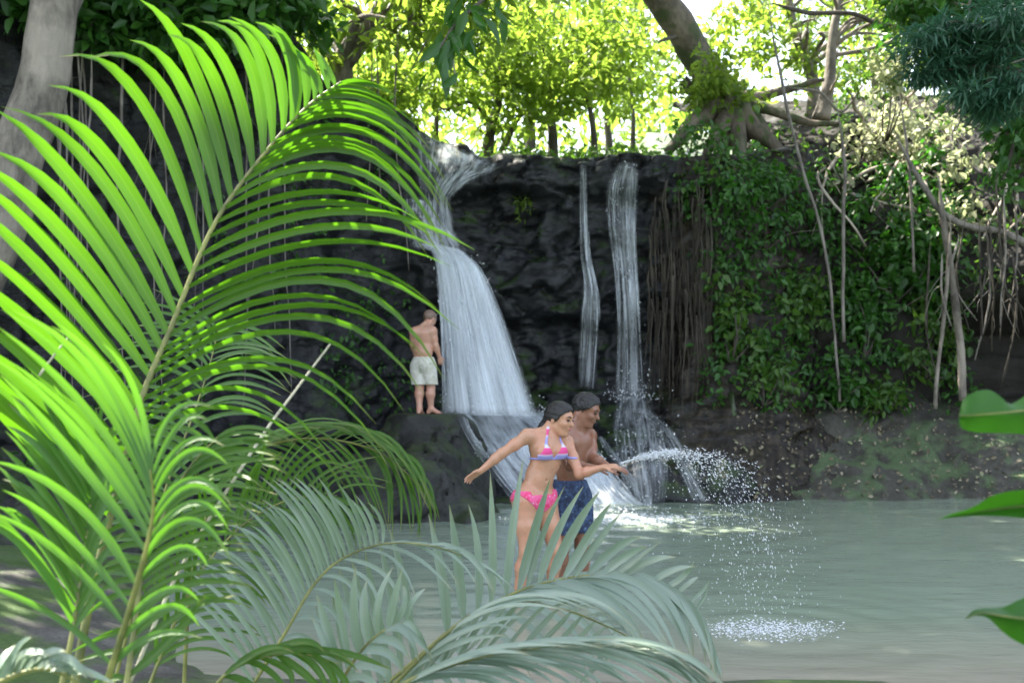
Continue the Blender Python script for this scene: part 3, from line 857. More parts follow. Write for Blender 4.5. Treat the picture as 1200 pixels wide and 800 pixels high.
def tree(name, label, cat, trunk, r0, r1, bark, crowns, leaf, mat, seed, limbs=8, group=None, fork=0.35, keep=None, sides=9, Wf=0.45, up=0.7, flat=0.6):
    """tapered trunk, limbs from it to the leaf clumps, and a crown of single leaves.
    crowns: (centre, radii, clumps, leaves per clump, clump radius)"""
    g = np.random.default_rng(seed)
    tp = spline(trunk, 26)
    base = tp[0]
    root = thing(name, label, cat, base, group)
    mb = MB(); rr = np.linspace(r0, r1, 26) * (1 + 0.35 * np.exp(-np.linspace(0, 6, 26)))
    wob = fbm(tp * 1.3 + seed, 3, seed)[:, None] * np.array([0.08, 0.08, 0]) * min(1, r0 * 5)
    mb.tube(tp + wob, rr, sides)
    link('trunk', mb.mesh('trunk'), bark, root, base)
    allc = []
    cs = [fill(c, r, n, seed * 13 + i) for i, (c, r, n, per, cr) in enumerate(crowns)]
    ends = np.vstack(cs)
    pick = g.choice(len(ends), min(limbs, len(ends)), replace=False) if limbs else []
    for e in ends[pick]:
        lo = int(26 * fork)
        dd = np.linalg.norm(tp[lo:] - e, axis=1) + np.maximum(0, tp[lo:, 2] - e[2]) * 1.5
        k = lo + int(np.argmin(dd)); a = tp[k]
        m1 = a + (e - a) * 0.35 + np.array([0, 0, 0.18 * np.linalg.norm(e - a)]) + g.normal(0, 0.06, 3) * np.linalg.norm(e - a)
        m2 = a + (e - a) * 0.7 + np.array([0, 0, 0.12 * np.linalg.norm(e - a)]) + g.normal(0, 0.06, 3) * np.linalg.norm(e - a)
        pl = spline([a, m1, m2, e], 14); lr = rr[k] * 0.5
        mb = MB(); mb.tube(pl, np.linspace(lr, lr * 0.18, 14), 6)
        for _ in range(3):                                       # twigs
            q = int(g.integers(5, 12)); t = nrm(g.normal(0, 1, 3) + nrm(e - a)) * np.linalg.norm(e - a) * 0.35
            mb.tube(spline([pl[q], pl[q] + t * 0.5 + np.array([0, 0, .05]), pl[q] + t], 6), np.linspace(lr * 0.35, lr * 0.1, 6), 4)
        link('limb', mb.mesh('limb'), bark, root, base)
    out = [[], [], [], [], []]
    for i, (c, r, n, per, cr) in enumerate(crowns):
        z = crown_leaves(cs[i], per, cr * (0.6 + 0.8 * g.random(n)), leaf, seed * 7 + i, up, flat, Wf)
        for a, b in zip(out, z): a.append(b)
    p, d, n, l, w = [np.concatenate(a) for a in out]
    if keep is not None:
        m = keep(p); p, d, n, l, w = p[m], d[m], n[m], l[m], w[m]
    link('crown', leaf_mesh('crown', p, d, n, l, w), mat, root, base)
    return root

# ------------------------------------------------------------------ trees
# the leaning pale trunk at the left edge; its crown, out of view, is spread to shade the pool
GAPS = [(hit(a_, b_)[0], r_) for a_, b_, r_ in ((1030, 85, .6), (1045, 130, .75), (1075, 160, .9), (1095, 205, .65), (1120, 245, .55), (1160, 270, .5), (985, 150, .4))] + [(P(520, 30, 15), .9), (P(420, 20, 16.3), .9), (P(460, 60, 15.8), .7)]
def patch_keep(p):  # drops crown leaves along sun rays so the slope is lit
    S = np.array(SUN); gap = np.zeros(len(p), bool)
    for c, r in GAPS[:7]:
        w = p - c; t = w @ S
        gap |= (np.linalg.norm(w - t[:, None] * S, axis=1) < r * 1.35 * (1 + 0.4 * fbm(p * 0.9, 2, 3))) & (t > 0.7) & (p[:, 2] < 99)
    return ~gap
def shade_keep(p):
    # leave the gap through which the sun reaches the palms at the near shore
    q = p - np.array(SUN) * ((p[:, 2] - 1.8) / SUN.z)[:, None]
    S = np.array(SUN)
    gap = (q[:, 0] > -3.4) & (q[:, 0] < 0.5) & (q[:, 1] < np.where(q[:, 0] < -1.3, 3.45, 2.95) + 0.7 * fbm(p * 1.3, 2, 6))
    for c, r in GAPS:
        w = p - c; t = w @ S
        gap |= np.linalg.norm(w - t[:, None] * S, axis=1) < r * 1.35 * (1 + 0.5 * fbm(p * 0.7, 2, 3))
    return ~gap & ~((np.abs(p[:, 0] / np.maximum(p[:, 1], .1)) < 0.53) & ((p[:, 2] - CAM_Z) / np.maximum(p[:, 1], .1) < 0.40))
tree('leaning_tree', 'pale grey leaning trunk at the left edge in front of the dark rock wall', 'tree',
     [(-6.1, 9.2, -0.15), (-5.75, 9.35, 0.9), P(-50, 360, 9.6), P(0, 262, 9.7), P(28, 160, 9.9), P(55, 60, 10.1), P(78, -30, 10.3), (-4.1, 11, 8.5), (-4.6, 12.5, 11)], 0.30, 0.20, M['bark'],
     [((-6.0, 11.0, 12.3), (3.6, 3.8, 2.6), 150, 70, 1.1), ((-4.3, 16.2, 13.2), (3.8, 4.0, 2.4), 140, 70, 1.15), ((0.4, 17.6, 13.8), (4.0, 3.2, 2.0), 110, 70, 1.15), ((-1.2, 12.4, 14.6), (4.0, 3.6, 1.9), 120, 70, 1.15), ((4.6, 17.6, 13.4), (3.0, 3.0, 1.8), 70, 70, 1.1), ((-5.6, 7.6, 11.8), (2.6, 1.9, 2.2), 70, 60, 0.9), ((-3.2, 5.2, 11.8), (2.2, 1.6, 1.6), 60, 60, 0.8)],
     0.34, M['leaf_mid'], 21, 14, keep=shade_keep)
# branches over the left wall, leaves hanging into the frame
tree('overhanging_tree', 'dark leaved tree with forking grey limbs leaning over the left fall', 'tree',
     [P(365, 190, 17.5), P(398, 108, 17.2), P(408, 60, 17.0), P(440, 20, 16.5), P(470, -60, 16)], 0.22, 0.10, M['bark'],
     [(P(520, 20, 15.0), (1.3, 1.6, .75), 20, 46, 0.5), (P(400, 10, 16.5), (1.5, 1.6, 0.9), 18, 46, 0.5), (P(560, -50, 15), (1.6, 2, 0.8), 14, 46, 0.6)],
     0.20, M['leaf_bright'], 22, 12)
tree('overhanging_tree', 'dense dark foliage hanging at the top left above the palm', 'tree',
     [(-5.2, 14.4, 8.4), (-4.9, 14.2, 9.4), (-4.4, 13.6, 10.4)], 0.16, 0.08, M['bark_dark'],
     [(P(170, 10, 12.5), (1.2, 1.2, .6), 26, 55, 0.5), (P(290, 0, 13.5), (1.2, 1.2, .55), 26, 55, 0.5), (P(60, -10, 12.5), (1.2, 1.2, .7), 22, 50, 0.5), (P(215, 45, 14.6), (0.9, .6, .5), 14, 50, 0.42)],
     0.22, M['leaf_dark'], 23, 8)
bl = link('bough', None)if False else None
mbb = thing('leafy_bough', 'dark broad leaved bough hanging in front of the bright trees', 'bough', P(560, -60, 9.0))
bpts = spline([P(640, -70, 9.2), P(575, -8, 9.0), P(535, 28, 8.9), P(512, 62, 8.85)], 14)
m_ = MB(); m_.tube(bpts, np.linspace(0.025, 0.008, 14), 5)
link('branch', m_.mesh('branch'), M['bark_dark'], mbb, P(560, -60, 9.0))
g = np.random.default_rng(31)
for k in range(46):
    c = bpts[int(g.integers(2, 14))] + g.normal(0, 0.10, 3)
    d = nrm(np.array([g.normal(0, .6), g.normal(0, .5), -0.9 + g.normal(0, .35)]))
    l = 0.20 + 0.13 * g.random()
    link('leaf', leaf_mesh('leaf', c[None], d[None], g.normal(0, 1, (1, 3)) + np.array([[0, -0.8, .3]]), l, l * 0.36, droop=0.2), M['leaf_dark'], mbb, P(560, -60, 9.0))

# sunlit trees on the level ground behind the lip
bgt = [
 ('leafy tree standing behind the shoulder of rock left of the falls', [(392, 170, 21), (398, 120, 21), (410, 70, 21), (430, 20, 21)], 0.10, [(400, 80, 1.7), (440, 110, 1.5), (370, 40, 1.9)]),
 ('low bushy tree at the top of the upper cascade', [(455, 165, 20), (458, 135, 20), (470, 110, 20), (475, 80, 20)], 0.06, [(470, 110, 1.2), (430, 130, 1.2)]),
 ('slim tree with twin thin stems behind the upper cascade', [(509, 182, 23), (511, 140, 23), (508, 85, 23), (500, 20, 23)], 0.07, [(500, 90, 2.2), (520, 40, 2.4)]),
 ('low forking tree with three dark stems above the lip', [(566, 186, 21), (575, 150, 21), (584, 120, 21), (588, 70, 21)], 0.13, [(560, 100, 2.0), (610, 110, 1.6), (590, 55, 2.4)]),
 ('tree with a bent dark stem reaching right behind the lip', [(574, 186, 22), (596, 158, 22), (614, 128, 22), (640, 95, 22)], 0.09, [(640, 90, 2.0), (660, 60, 2.2)]),
 ('short straight dark trunked tree above the middle of the lip', [(646, 188, 22), (647, 160, 22), (643, 120, 22), (640, 70, 22)], 0.13, [(650, 110, 1.7), (650, 50, 2.3)]),
 ('thin dark tree leaning left above the thin trickle', [(699, 186, 22), (695, 150, 22), (688, 110, 22), (684, 60, 22)], 0.08, [(690, 95, 1.5), (700, 50, 2.0)]),
 ('slender tree between the lip and the big leaning trunk', [(740, 180, 26), (742, 140, 26), (738, 90, 26), (735, 20, 26)], 0.07, [(740, 120, 1.2), (730, 60, 1.8)]),
 ('tall yellow green tree at the left of the bright wood', [(450, 175, 27), (452, 120, 27), (446, 50, 27), (440, -30, 27)], 0.14, [(450, 90, 2.6), (430, 20, 3.0)]),
 ('tall spreading sunlit tree filling the top middle', [(620, 190, 29), (622, 120, 29), (618, 50, 29), (625, -30, 29)], 0.16, [(600, 20, 3.4), (660, 10, 3.2), (640, 75, 2.4)]),
 ('sunlit tree with sparse leaves against the white sky', [(715, 190, 31), (712, 120, 31), (718, 60, 31), (715, -20, 31)], 0.12, [(720, 40, 2.2), (705, 100, 1.8), (745, 0, 2.0)]),
]
for i, (lb, tk, r, crs) in enumerate(bgt):
    tr = [P(*a) for a in tk]; tr[0][2] -= 0.5
    cr = []
    for (cx, cy, rad) in crs:
        Y = tk[0][2] + 0.4 * ((i * 37) % 5 - 2)
        cr.append((P(cx, cy, Y), (rad, rad * 0.9, rad * 0.52), int(11 * rad), 32, 0.5))
    tree('woodland_tree', lb, 'tree', tr, r, r * 0.4, M['bark_dark'], cr, 0.20, M['leaf_bright'], 40 + i, 7, 'sunlit trees behind the falls', 0.3)
# far wood behind them: one sunlit mass with gaps
g = np.random.default_rng(77)
fc = np.array([P(g.uniform(330, 900), 195 - abs(g.normal(0, 70)) - 5, g.uniform(38, 55)) for _ in range(170)])
p, d, n, l, w = crown_leaves(fc, 22, 1.5, 0.5, 78)
tag(link('far_woods', leaf_mesh('far_woods', p, d, n, l, w), M['leaf_bright']), 'far sunlit wood seen between the nearer stems', kind='stuff')
# low greenery on the rim of the upper ground
rp = np.array([P(g.uniform(560, 800), g.uniform(176, 196), g.uniform(18.2, 24)) for _ in range(150)])
p, d, n, l, w = crown_leaves(rp, 14, 0.22, 0.13, 79)
tag(link('rim_plants', leaf_mesh('rim_plants', p, d, n, l, w), M['leaf_mid']), 'low green plants along the rim above the falls', kind='stuff')

# big leaning tree with buttress roots at the top of the right-hand slope
bt = thing('buttressed_tree', 'thick leaning trunk with mossy spreading roots at the top of the slope', 'tree', P(850, 150, 18.6))
O = P(850, 150, 18.6)
mb = MB(); tp = spline([P(872, 168, 18.7), P(850, 118, 18.6), P(826, 78, 18.5), P(800, 36, 18.3), P(768, -8, 18.0), P(735, -60, 17.6)], 40)
rr = np.interp(np.linspace(0, 1, 40), [0, .2, .4, 1], [0.52, 0.36, 0.28, 0.25])
V0 = mb.n; mb.tube(tp, rr, 18)
V = np.vstack(mb.V); c = np.repeat(tp, 18, 0)
V[:len(c)] += (V[:len(c)] - c) * (0.35 * fbm(V[:len(c)] * np.array([2.2, 2.2, 1.0]), 4, 3))[:, None]
mb.V = [V]
link('trunk', mb.mesh('trunk'), M['bark_moss'], bt, O)
for (pts, r) in (([(800, 95, 18.2), (806, 100, 18.2), (818, 130, 18.2), (800, 165, 18.0)], .12), ([(840, 100, 18.3), (830, 130, 18.0), (806, 150, 17.7), (782, 176, 17.3)], .26), ([(852, 110, 18.3), (850, 140, 17.9), (838, 165, 17.5), (822, 190, 17.1)], .22), ([(862, 120, 18.3), (880, 150, 17.9), (905, 170, 17.7), (930, 200, 17.4)], .22), ([(868, 120, 18.4), (905, 130, 18.2), (945, 142, 18.0), (985, 146, 18)], .13), ([(860, 125, 18.2), (866, 160, 17.7), (868, 195, 17.3), (872, 225, 16.9)], .20), ([(868, 112, 18.5), (900, 112, 18.6), (940, 100, 18.6), (965, 92, 18.7)], .12)):
    mb = MB(); q = spline([P(*a) for a in pts], 18)
    q += 0.06 * np.stack([fbm(q * 2 + k, 3, k) for k in (1, 2, 3)], -1)
    mb.tube(q, np.linspace(r, r * 0.3, 18), 8)
    link('root', mb.mesh('root'), M['bark_moss'], bt, O)
mb = MB(); mb.tube(spline([P(805, 40, 18.2), P(780, 46, 18.1), P(772, 50, 18)], 6), np.linspace(.05, .02, 6), 5); link('snag', mb.mesh('snag'), M['bark_dark'], bt, O)
z = crown_leaves(fill(P(848, 95, 17.8), (0.9, 0.5, 0.55), 30, 5), 30, 0.26, 0.14, 8)
link('creeper', leaf_mesh('creeper', *z[:3], z[3], z[4]), M['leaf_bright'], bt, O)
z = crown_leaves(np.vstack([fill(P(700, -110, 18), (3, 2, 1.4), 30, 6)]), 30, 0.7, 0.2, 8)
link('crown', leaf_mesh('crown', *z[:3], z[3], z[4]), M['leaf_bright'], bt, O)

# trees on and above the right-hand slope
tree('hillside_tree', 'sunlit yellow green tree at the top of the slope behind the big trunk', 'tree', [P(955, 140, 22), P(952, 90, 22), P(930, 30, 22), P(920, -40, 22)], 0.15, 0.07, M['bark'],
     [(P(930, 40, 21.5), (1.9, 1.4, 1.0), 48, 40, 0.55), (P(1010, 20, 22), (1.8, 1.4, 1.0), 44, 40, 0.6), (P(880, -5, 22), (1.0, 1.0, 0.6), 12, 30, 0.5)], 0.20, M['leaf_bright'], 61, 8, keep=patch_keep)
tree('hillside_tree', 'tree with reddish bare stems above the slope', 'tree', [P(962, 140, 19.6), P(972, 95, 19.6), P(975, 50, 19.6), P(985, -10, 19.6)], 0.14, 0.07, M['bark'],
     [(P(1000, 5, 19.5), (1.3, 1.2, 0.6), 18, 40, 0.5), (P(1050, 55, 19.6), (1.0, 1.0, 0.6), 14, 40, 0.45)], 0.18, M['leaf_mid'], 62, 8, keep=patch_keep)
tree('hillside_tree', 'pale sunlit tree far behind the reddish bare stems', 'tree', [P(1030, 150, 27), P(1028, 110, 27), P(1020, 60, 27), P(1015, 0, 27)], 0.16, 0.07, M['bark'],
     [(P(1000, 75, 27), (2.2, 1.6, 1.2), 34, 38, 0.6), (P(1060, 30, 27), (2.4, 1.6, 1.3), 34, 38, 0.6), (P(960, 10, 27), (1.8, 1.5, 0.9), 22, 38, 0.6)], 0.20, M['leaf_bright'], 66, 8)
tree('hillside_tree', 'dark green tree closing the top right corner', 'tree', [(8.6, 16.8, 5.5), (8.4, 16.6, 7.5), (8.0, 16.2, 9.5)], 0.22, 0.10, M['bark_dark'],
     [(P(1110, 10, 16.5), (1.5, 1.2, 0.8), 34, 50, 0.5), (P(1190, 70, 16), (1.0, 1.0, 1.0), 30, 50, 0.5), (P(1200, 180, 15.8), (0.7, .7, .8), 14, 40, 0.45)], 0.19, M['leaf_dark'], 63, 8, keep=patch_keep)
tree('feathery_tree', 'blue green feathery branches drooping into the top right corner', 'tree', [(7.4, 11.2, 1.0), (7.2, 11.0, 4.0), (6.9, 10.6, 6.4), (6.4, 10.2, 7.2)], 0.16, 0.06, M['bark_dark'],
     [(P(1130, 55, 10.2), (0.62, 0.5, 0.30), 26, 80, 0.26), (P(1175, 110, 10.0), (0.45, 0.4, 0.22), 20, 80, 0.26), (P(1195, 20, 10.0), (0.5, 0.5, 0.35), 18, 80, 0.28), (P(1090, 84, 10.4), (0.25, 0.3, 0.09), 8, 70, 0.2)],
     0.15, M['leaf_teal'], 64, 10, Wf=0.13, up=1.2, flat=0.28)

# ------------------------------------------------------------------ growth on the right-hand slope
def on_slope(boxes, seed, lift=0.12):
    """points on the rock or bank under pixel boxes (x0, y0, x1, y1, count)"""
    g = np.random.default_rng(seed); ps, ns = [], []
    for (x0, y0, x1, y1, n) in boxes:
        for _ in range(n):
            a, b = hit(g.uniform(x0, x1), g.uniform(y0, y1))
            ps.append(a + b * lift * g.random()); ns.append(b)
    return np.array(ps), np.array(ns)
def slope_leaves(boxes, per, rad, L, seed, lift=0.15, out=0.5, Wf=0.5):
    c, nn = on_slope(boxes, seed, lift)
    p, d, n, l, w = crown_leaves(c, per, rad, L, seed + 1, 0.55, 0.8, Wf)
    nr = np.repeat(nn, per, 0)
    n = nrm(n + nr * out); d = nrm(d + np.array([0, 0, -0.35]))
    return p, d, n, l, w
def slope_plant(name, label, cat, boxes, per, rad, L, seed, mat, kind=None, group=None, lift=0.2, stem=True, Wf=0.5):
    p, d, n, l, w = slope_leaves(boxes, per, rad, L, seed, lift, 0.5, Wf)
    o = p[np.argmin(p[:, 2])].copy()
    if kind:
        return tag(link(name, leaf_mesh(name, p, d, n, l, w), mat, None, o), label, None, group, kind)
    root = thing(name, label, cat, o, group)
    link('foliage', leaf_mesh('foliage', p, d, n, l, w), mat, root, o)
    if stem:
        mb = MB(); g = np.random.default_rng(seed)
        x0 = np.mean([(b[0] + b[2]) / 2 for b in boxes]); y1 = max(b[3] for b in boxes)
        s0 = hit(x0, y1 + 6)[0]
        for k in range(6):
            e = p[int(g.integers(len(p)))]
            mb.tube(spline([s0, (s0 + e) / 2 + g.normal(0, .08, 3) + np.array([0, -0.1, 0]), e], 8), np.linspace(0.02, 0.006, 8), 5)
        link('stem', mb.mesh('stem'), M['bark_dark'], root, o)
    return root
slope_plant('undergrowth', 'dark small leaved creepers covering the steep bank right of the falls', None, [(825, 195, 985, 480, 230), (940, 200, 1140, 480, 170), (780, 150, 900, 260, 60)], 9, 0.24, 0.13, 201, M['leaf_dark'], 'stuff')
slope_plant('undergrowth', 'mixed greenery on the upper slope under the trees', None, [(800, 120, 1000, 220, 90), (985, 60, 1200, 330, 190)], 9, 0.26, 0.125, 203, M['leaf_mid'], 'stuff')
shr = [
 ('round leafy shrub left on the bank beside the brown root curtain', [(835, 330, 880, 420, 26)], M['leaf_mid'], .15),
 ('leafy creeper high on the bank under the big tree roots', [(850, 205, 940, 290, 44)], M['leaf_green'], .14),
 ('green climber beside the lower end of the pale hanging stem', [(905, 330, 960, 400, 26)], M['leaf_mid'], .155),
 ('bright bushy shrub in the middle of the bank right of the pale stem', [(985, 280, 1110, 350, 60)], M['leaf_green'], .16),
 ('bright leafy shrub below the sunlit patch on the slope', [(1010, 200, 1120, 280, 56)], M['leaf_green'], .16),
 ('fresh green shrub low on the bank between two root strands', [(980, 350, 1040, 420, 34)], M['leaf_green'], .155),
 ('green shrub at right beside the dark hollow', [(1060, 345, 1110, 440, 36)], M['leaf_mid'], .155),
 ('large leaved plant low on the bank above the grey mud', [(1000, 440, 1050, 480, 18)], M['leaf_mid'], .14),
 ('fern like tuft at the foot of the bank', [(880, 430, 910, 470, 16)], M['leaf_mid'], .15),
 ('low green plant above the middle of the mud bank', [(960, 445, 1000, 478, 14)], M['leaf_green'], .155),
 ('pale sunlit bush at the top of the right hand slope', [(1010, 70, 1060, 170, 34)], M['leaf_sunlit'], .15),
 ('pale sunlit bush in the brightest patch of the slope', [(1050, 120, 1130, 215, 46)], M['leaf_sunlit'], .16),
 ('pale sunlit spray of leaves hanging left of the bright patch', [(965, 160, 1040, 200, 22)], M['leaf_sunlit'], .14),
 ('sunlit pale leaves straggling down beside the dark hollow', [(1100, 190, 1150, 270, 22)], M['leaf_sunlit'], .14),
]
for i, (lb, bx, mt, L) in enumerate(shr):
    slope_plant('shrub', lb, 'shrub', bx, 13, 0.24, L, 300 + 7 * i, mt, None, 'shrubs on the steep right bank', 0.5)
# a little fern in the black rock
slope_plant('fern', 'small yellow green fern growing on the black rock face', 'fern', [(602, 230, 622, 262, 9)], 9, 0.10, 0.11, 450, M['leaf_bright'], None, None, 0.1, False, 0.3)
# moss and grass fringe on the left wall
slope_plant('wall_creepers', 'sparse dark creepers on the left rock wall', None, [(380, 330, 480, 480, 60), (230, 100, 460, 330, 70), (0, 300, 300, 560, 60)], 7, 0.2, 0.10, 460, M['leaf_dark'], 'stuff')

# ------------------------------------------------------------------ stems, hanging roots
def vine(name, label, cat, pts, r0, r1, mat, seed, group=None, wob=0.05, n=30, branches=0):
    g = np.random.default_rng(seed)
    q = spline(pts, n)
    q[1:] += wob * np.stack([fbm(q[1:] * 1.1 + seed * 3.1 + 9 * k, 3, k) for k in (1, 2, 3)], -1)
    mb = MB(); mb.tube(q, np.linspace(r0, r1, n) * (1 + 0.25 * fbm(q * 5 + seed, 2, 5)) * (0.25 + 0.75 * sstep(0, 0.22, np.linspace(0, 1, n))), 6)
    for _ in range(branches):
        i = int(g.integers(n // 4, n - 4)); e = q[i] + np.array([g.normal(0, .25), g.normal(0, .1), -g.uniform(.2, .9)])
        mb.tube(spline([q[i], (q[i] + e) / 2 + g.normal(0, .05, 3), e], 8), np.linspace(r1 * .7, r1 * .3, 8), 4)
    return tag(mb.build(name, mat, None, True, False, q[0]), label, cat, group)
def vpx(pts, dy=0.25, floor=14.3):
    out = []
    for a, b in pts:
        h = hit(a, b)[0]; out.append(P(a, b, h[1] - dy))
    q = np.array(out)
    return q
def flat(pts, Y): return [P(a, b, Y) for a, b in pts]
vine('sapling', 'long thin pale stem leaning down the bank from the big roots', 'sapling', flat([(900, 5), (910, 62), (922, 120), (932, 165), (944, 210), (960, 262), (972, 320), (980, 400), (984, 470)], 16.2), 0.028, 0.024, M['root'], 1)
vine('sapling', 'short pale double stem standing in the middle of the bank', 'sapling', flat([(980, 120), (988, 180), (990, 230), (990, 280), (987, 340), (990, 400)], 16.3), 0.032, 0.03, M['root'], 2)
vine('sapling', 'pale stem in front of the bright patch on the slope', 'sapling', flat([(1054, 110), (1062, 170), (1066, 215), (1070, 260), (1072, 320)], 16.2), 0.024, 0.022, M['root'], 3)
vine('root', 'tall grey root column at the left of the dark hollow', 'root', flat([(1098, 205), (1108, 270), (1118, 340), (1124, 400), (1127, 470)], 15.9), 0.05, 0.075, M['bark'], 4)
vine('root', 'slanting thin root left of the grey root column', 'root', flat([(1112, 250), (1110, 320), (1104, 380), (1098, 430), (1094, 480)], 15.8), 0.03, 0.035, M['bark'], 5)
vine('root', 'pale arching root branch over the dark hollow', 'root', flat([(1050, 160), (1080, 215), (1105, 250), (1140, 268), (1180, 275), (1230, 300)], 16.0), 0.05, 0.06, M['root'], 6)
vine('branch', 'bare crossing branch on the slope below the reddish stems', 'branch', flat([(925, 104), (960, 108), (985, 130), (1010, 100)], 17.6), 0.03, 0.02, M['root'], 7)
vine('branch', 'long bare branch crossing high over the slope', 'branch', flat([(905, 4), (945, 14), (1000, 16), (1030, 30)], 18.5), 0.05, 0.04, M['bark_dark'], 8)
rg = np.random.default_rng(9)
for k in range(15):
    a = 1090 + rg.random() * 110; y0 = rg.uniform(200, 300); y1 = y0 + rg.uniform(70, 190)
    Y = 15.6 + rg.uniform(-.2, .5)
    vine('hanging_root', 'thin hanging root before the dark hollow at the right edge', 'root', flat([(a, y0), (a + rg.normal(0, 6), (y0 + y1) / 2), (a + rg.normal(0, 10), y1)], Y), 0.022, 0.010, M['root'] if k % 3 == 0 else M['root_brown'], 500 + k, 'hanging roots before the hollow', 0.07, 20, 2)
for k in range(20):
    a = 980 + rg.random() * 200; y0 = rg.uniform(60, 190)
    q = vpx([(a, y0), (a + rg.normal(0, 25), y0 + rg.uniform(25, 60)), (a + rg.normal(0, 45), y0 + rg.uniform(70, 120))], 0.3)
    vine('bare_root', 'pale bare root tangled in the sunlit part of the slope', 'root', q, 0.04, 0.018, M['root_sun'], 540 + k, 'pale bare roots on the sunlit slope', 0.12, 20, 2)
# thin aerial roots down the left wall
for k in range(22):
    a = rg.choice([rg.uniform(60, 130), rg.uniform(130, 250), rg.uniform(250, 470)], p=[.4, .35, .25]); y0 = rg.uniform(-60, 60); y1 = rg.uniform(240, 560)
    Y = min(hit(a, 60)[0][1], hit(a, 300)[0][1]) - 0.35 - rg.random() * 0.4
    vine('aerial_root', 'thin pale aerial root hanging down the dark left rock wall', 'root', flat([(a, y0), (a + rg.normal(0, 4), (y0 + y1) / 2), (a + rg.normal(0, 8), y1)], Y), 0.010 + 0.016 * rg.random(), 0.006, M['root'], 580 + k, 'aerial roots on the left wall', 0.06, 24, 1)
# brown root curtain right of the falls: too dense to count
mb = MB()
for k in range(110):
    a = 760 + 80 * rg.random(); y0 = rg.uniform(200, 380) if a > 778 else rg.uniform(225, 380); y1 = min(y0 + rg.uniform(40, 230), 505 + rg.uniform(-50, 10))
    Y = min(hit(a, y0)[0][1], hit(a, (y0 + y1) / 2)[0][1], hit(a, y1)[0][1] + 0.5) - 0.03 - 0.22 * rg.random()
    q = spline(flat([(a, y0), (a + rg.normal(0, 2), (y0 + y1) / 2), (a + rg.normal(0, 6), y1)], Y), 14)
    q[1:] += 0.09 * np.stack([fbm(q[1:] * 1.4 + k * 3.1 + 9 * j, 2, j) for j in (1, 2, 3)], -1)
    mb.tube(q, np.linspace(0.004 + 0.018 * rg.random() ** 2.5, 0.003, 14), 5)
tag(mb.build('root_curtain', M['root_brown']), 'dense brown curtain of hanging roots right of the falls', kind='stuff')
# leaf litter and pebbles on the mud bank
c, nn = on_slope([(860, 470, 1200, 583, 900), (1000, 120, 1200, 200, 120)], 610, 0.02)
dd = nrm(rng.normal(0, 1, c.shape)); L = 0.03 + 0.07 * rng.random(len(c)) ** 2
tag(link('leaf_litter', leaf_mesh('leaf_litter', c, dd, nn + rng.normal(0, .4, c.shape), L, L * 0.6), M['litter']), 'fallen leaves scattered over the mud bank', kind='stuff')
# ------------------------------------------------------------------ palms at the near shore
def blade(name, base, mid, tip, width, face, parent, mat, twist=0.0, org=None, hook=0.0, segs=11, fold=0.34):
    """one palm leaflet: a long folded blade through base, mid and tip"""
    c = 2 * mid - 0.5 * (base + tip)
    t = np.linspace(0, 1, segs)[:, None]
    p = (1 - t) ** 2 * base + 2 * t * (1 - t) * c + t ** 2 * tip
    L = np.linalg.norm(tip - base)
    p[:, 2] -= hook * L * np.clip(t[:, 0] - 0.6, 0, 1) ** 2 * 2.2
    T = nrm(np.gradient(p, axis=0))
    s = nrm(np.cross(T, face)); n = np.cross(s, T)
    a = twist * t
    s2 = s * np.cos(a) + n * np.sin(a); n2 = n * np.cos(a) - s * np.sin(a)
    tt = t[:, 0]
    w = width * np.clip(0.4 + 0.6 * np.minimum(1, tt / 0.2), 0, 1) * np.clip(1 - np.clip((tt - 0.45) / 0.55, 0, 1) ** 2.2, 0, 1) + 0.0006
    w = w[:, None] * 0.5
    ridge = w * fold
    V = np.stack([p - s2 * w + n2 * ridge, p - s2 * w * 0.5 + n2 * ridge * 0.35, p, p + s2 * w * 0.5 + n2 * ridge * 0.35, p + s2 * w + n2 * ridge], 1)
    uv = np.stack(np.broadcast_arrays(np.array([0, .25, .5, .75, 1])[None], t), -1)
    return link(name, make_mesh(name, V.reshape(-1, 3), None, grid_quads(segs, 5), True, uv.reshape(-1, 2)), mat, parent, org)

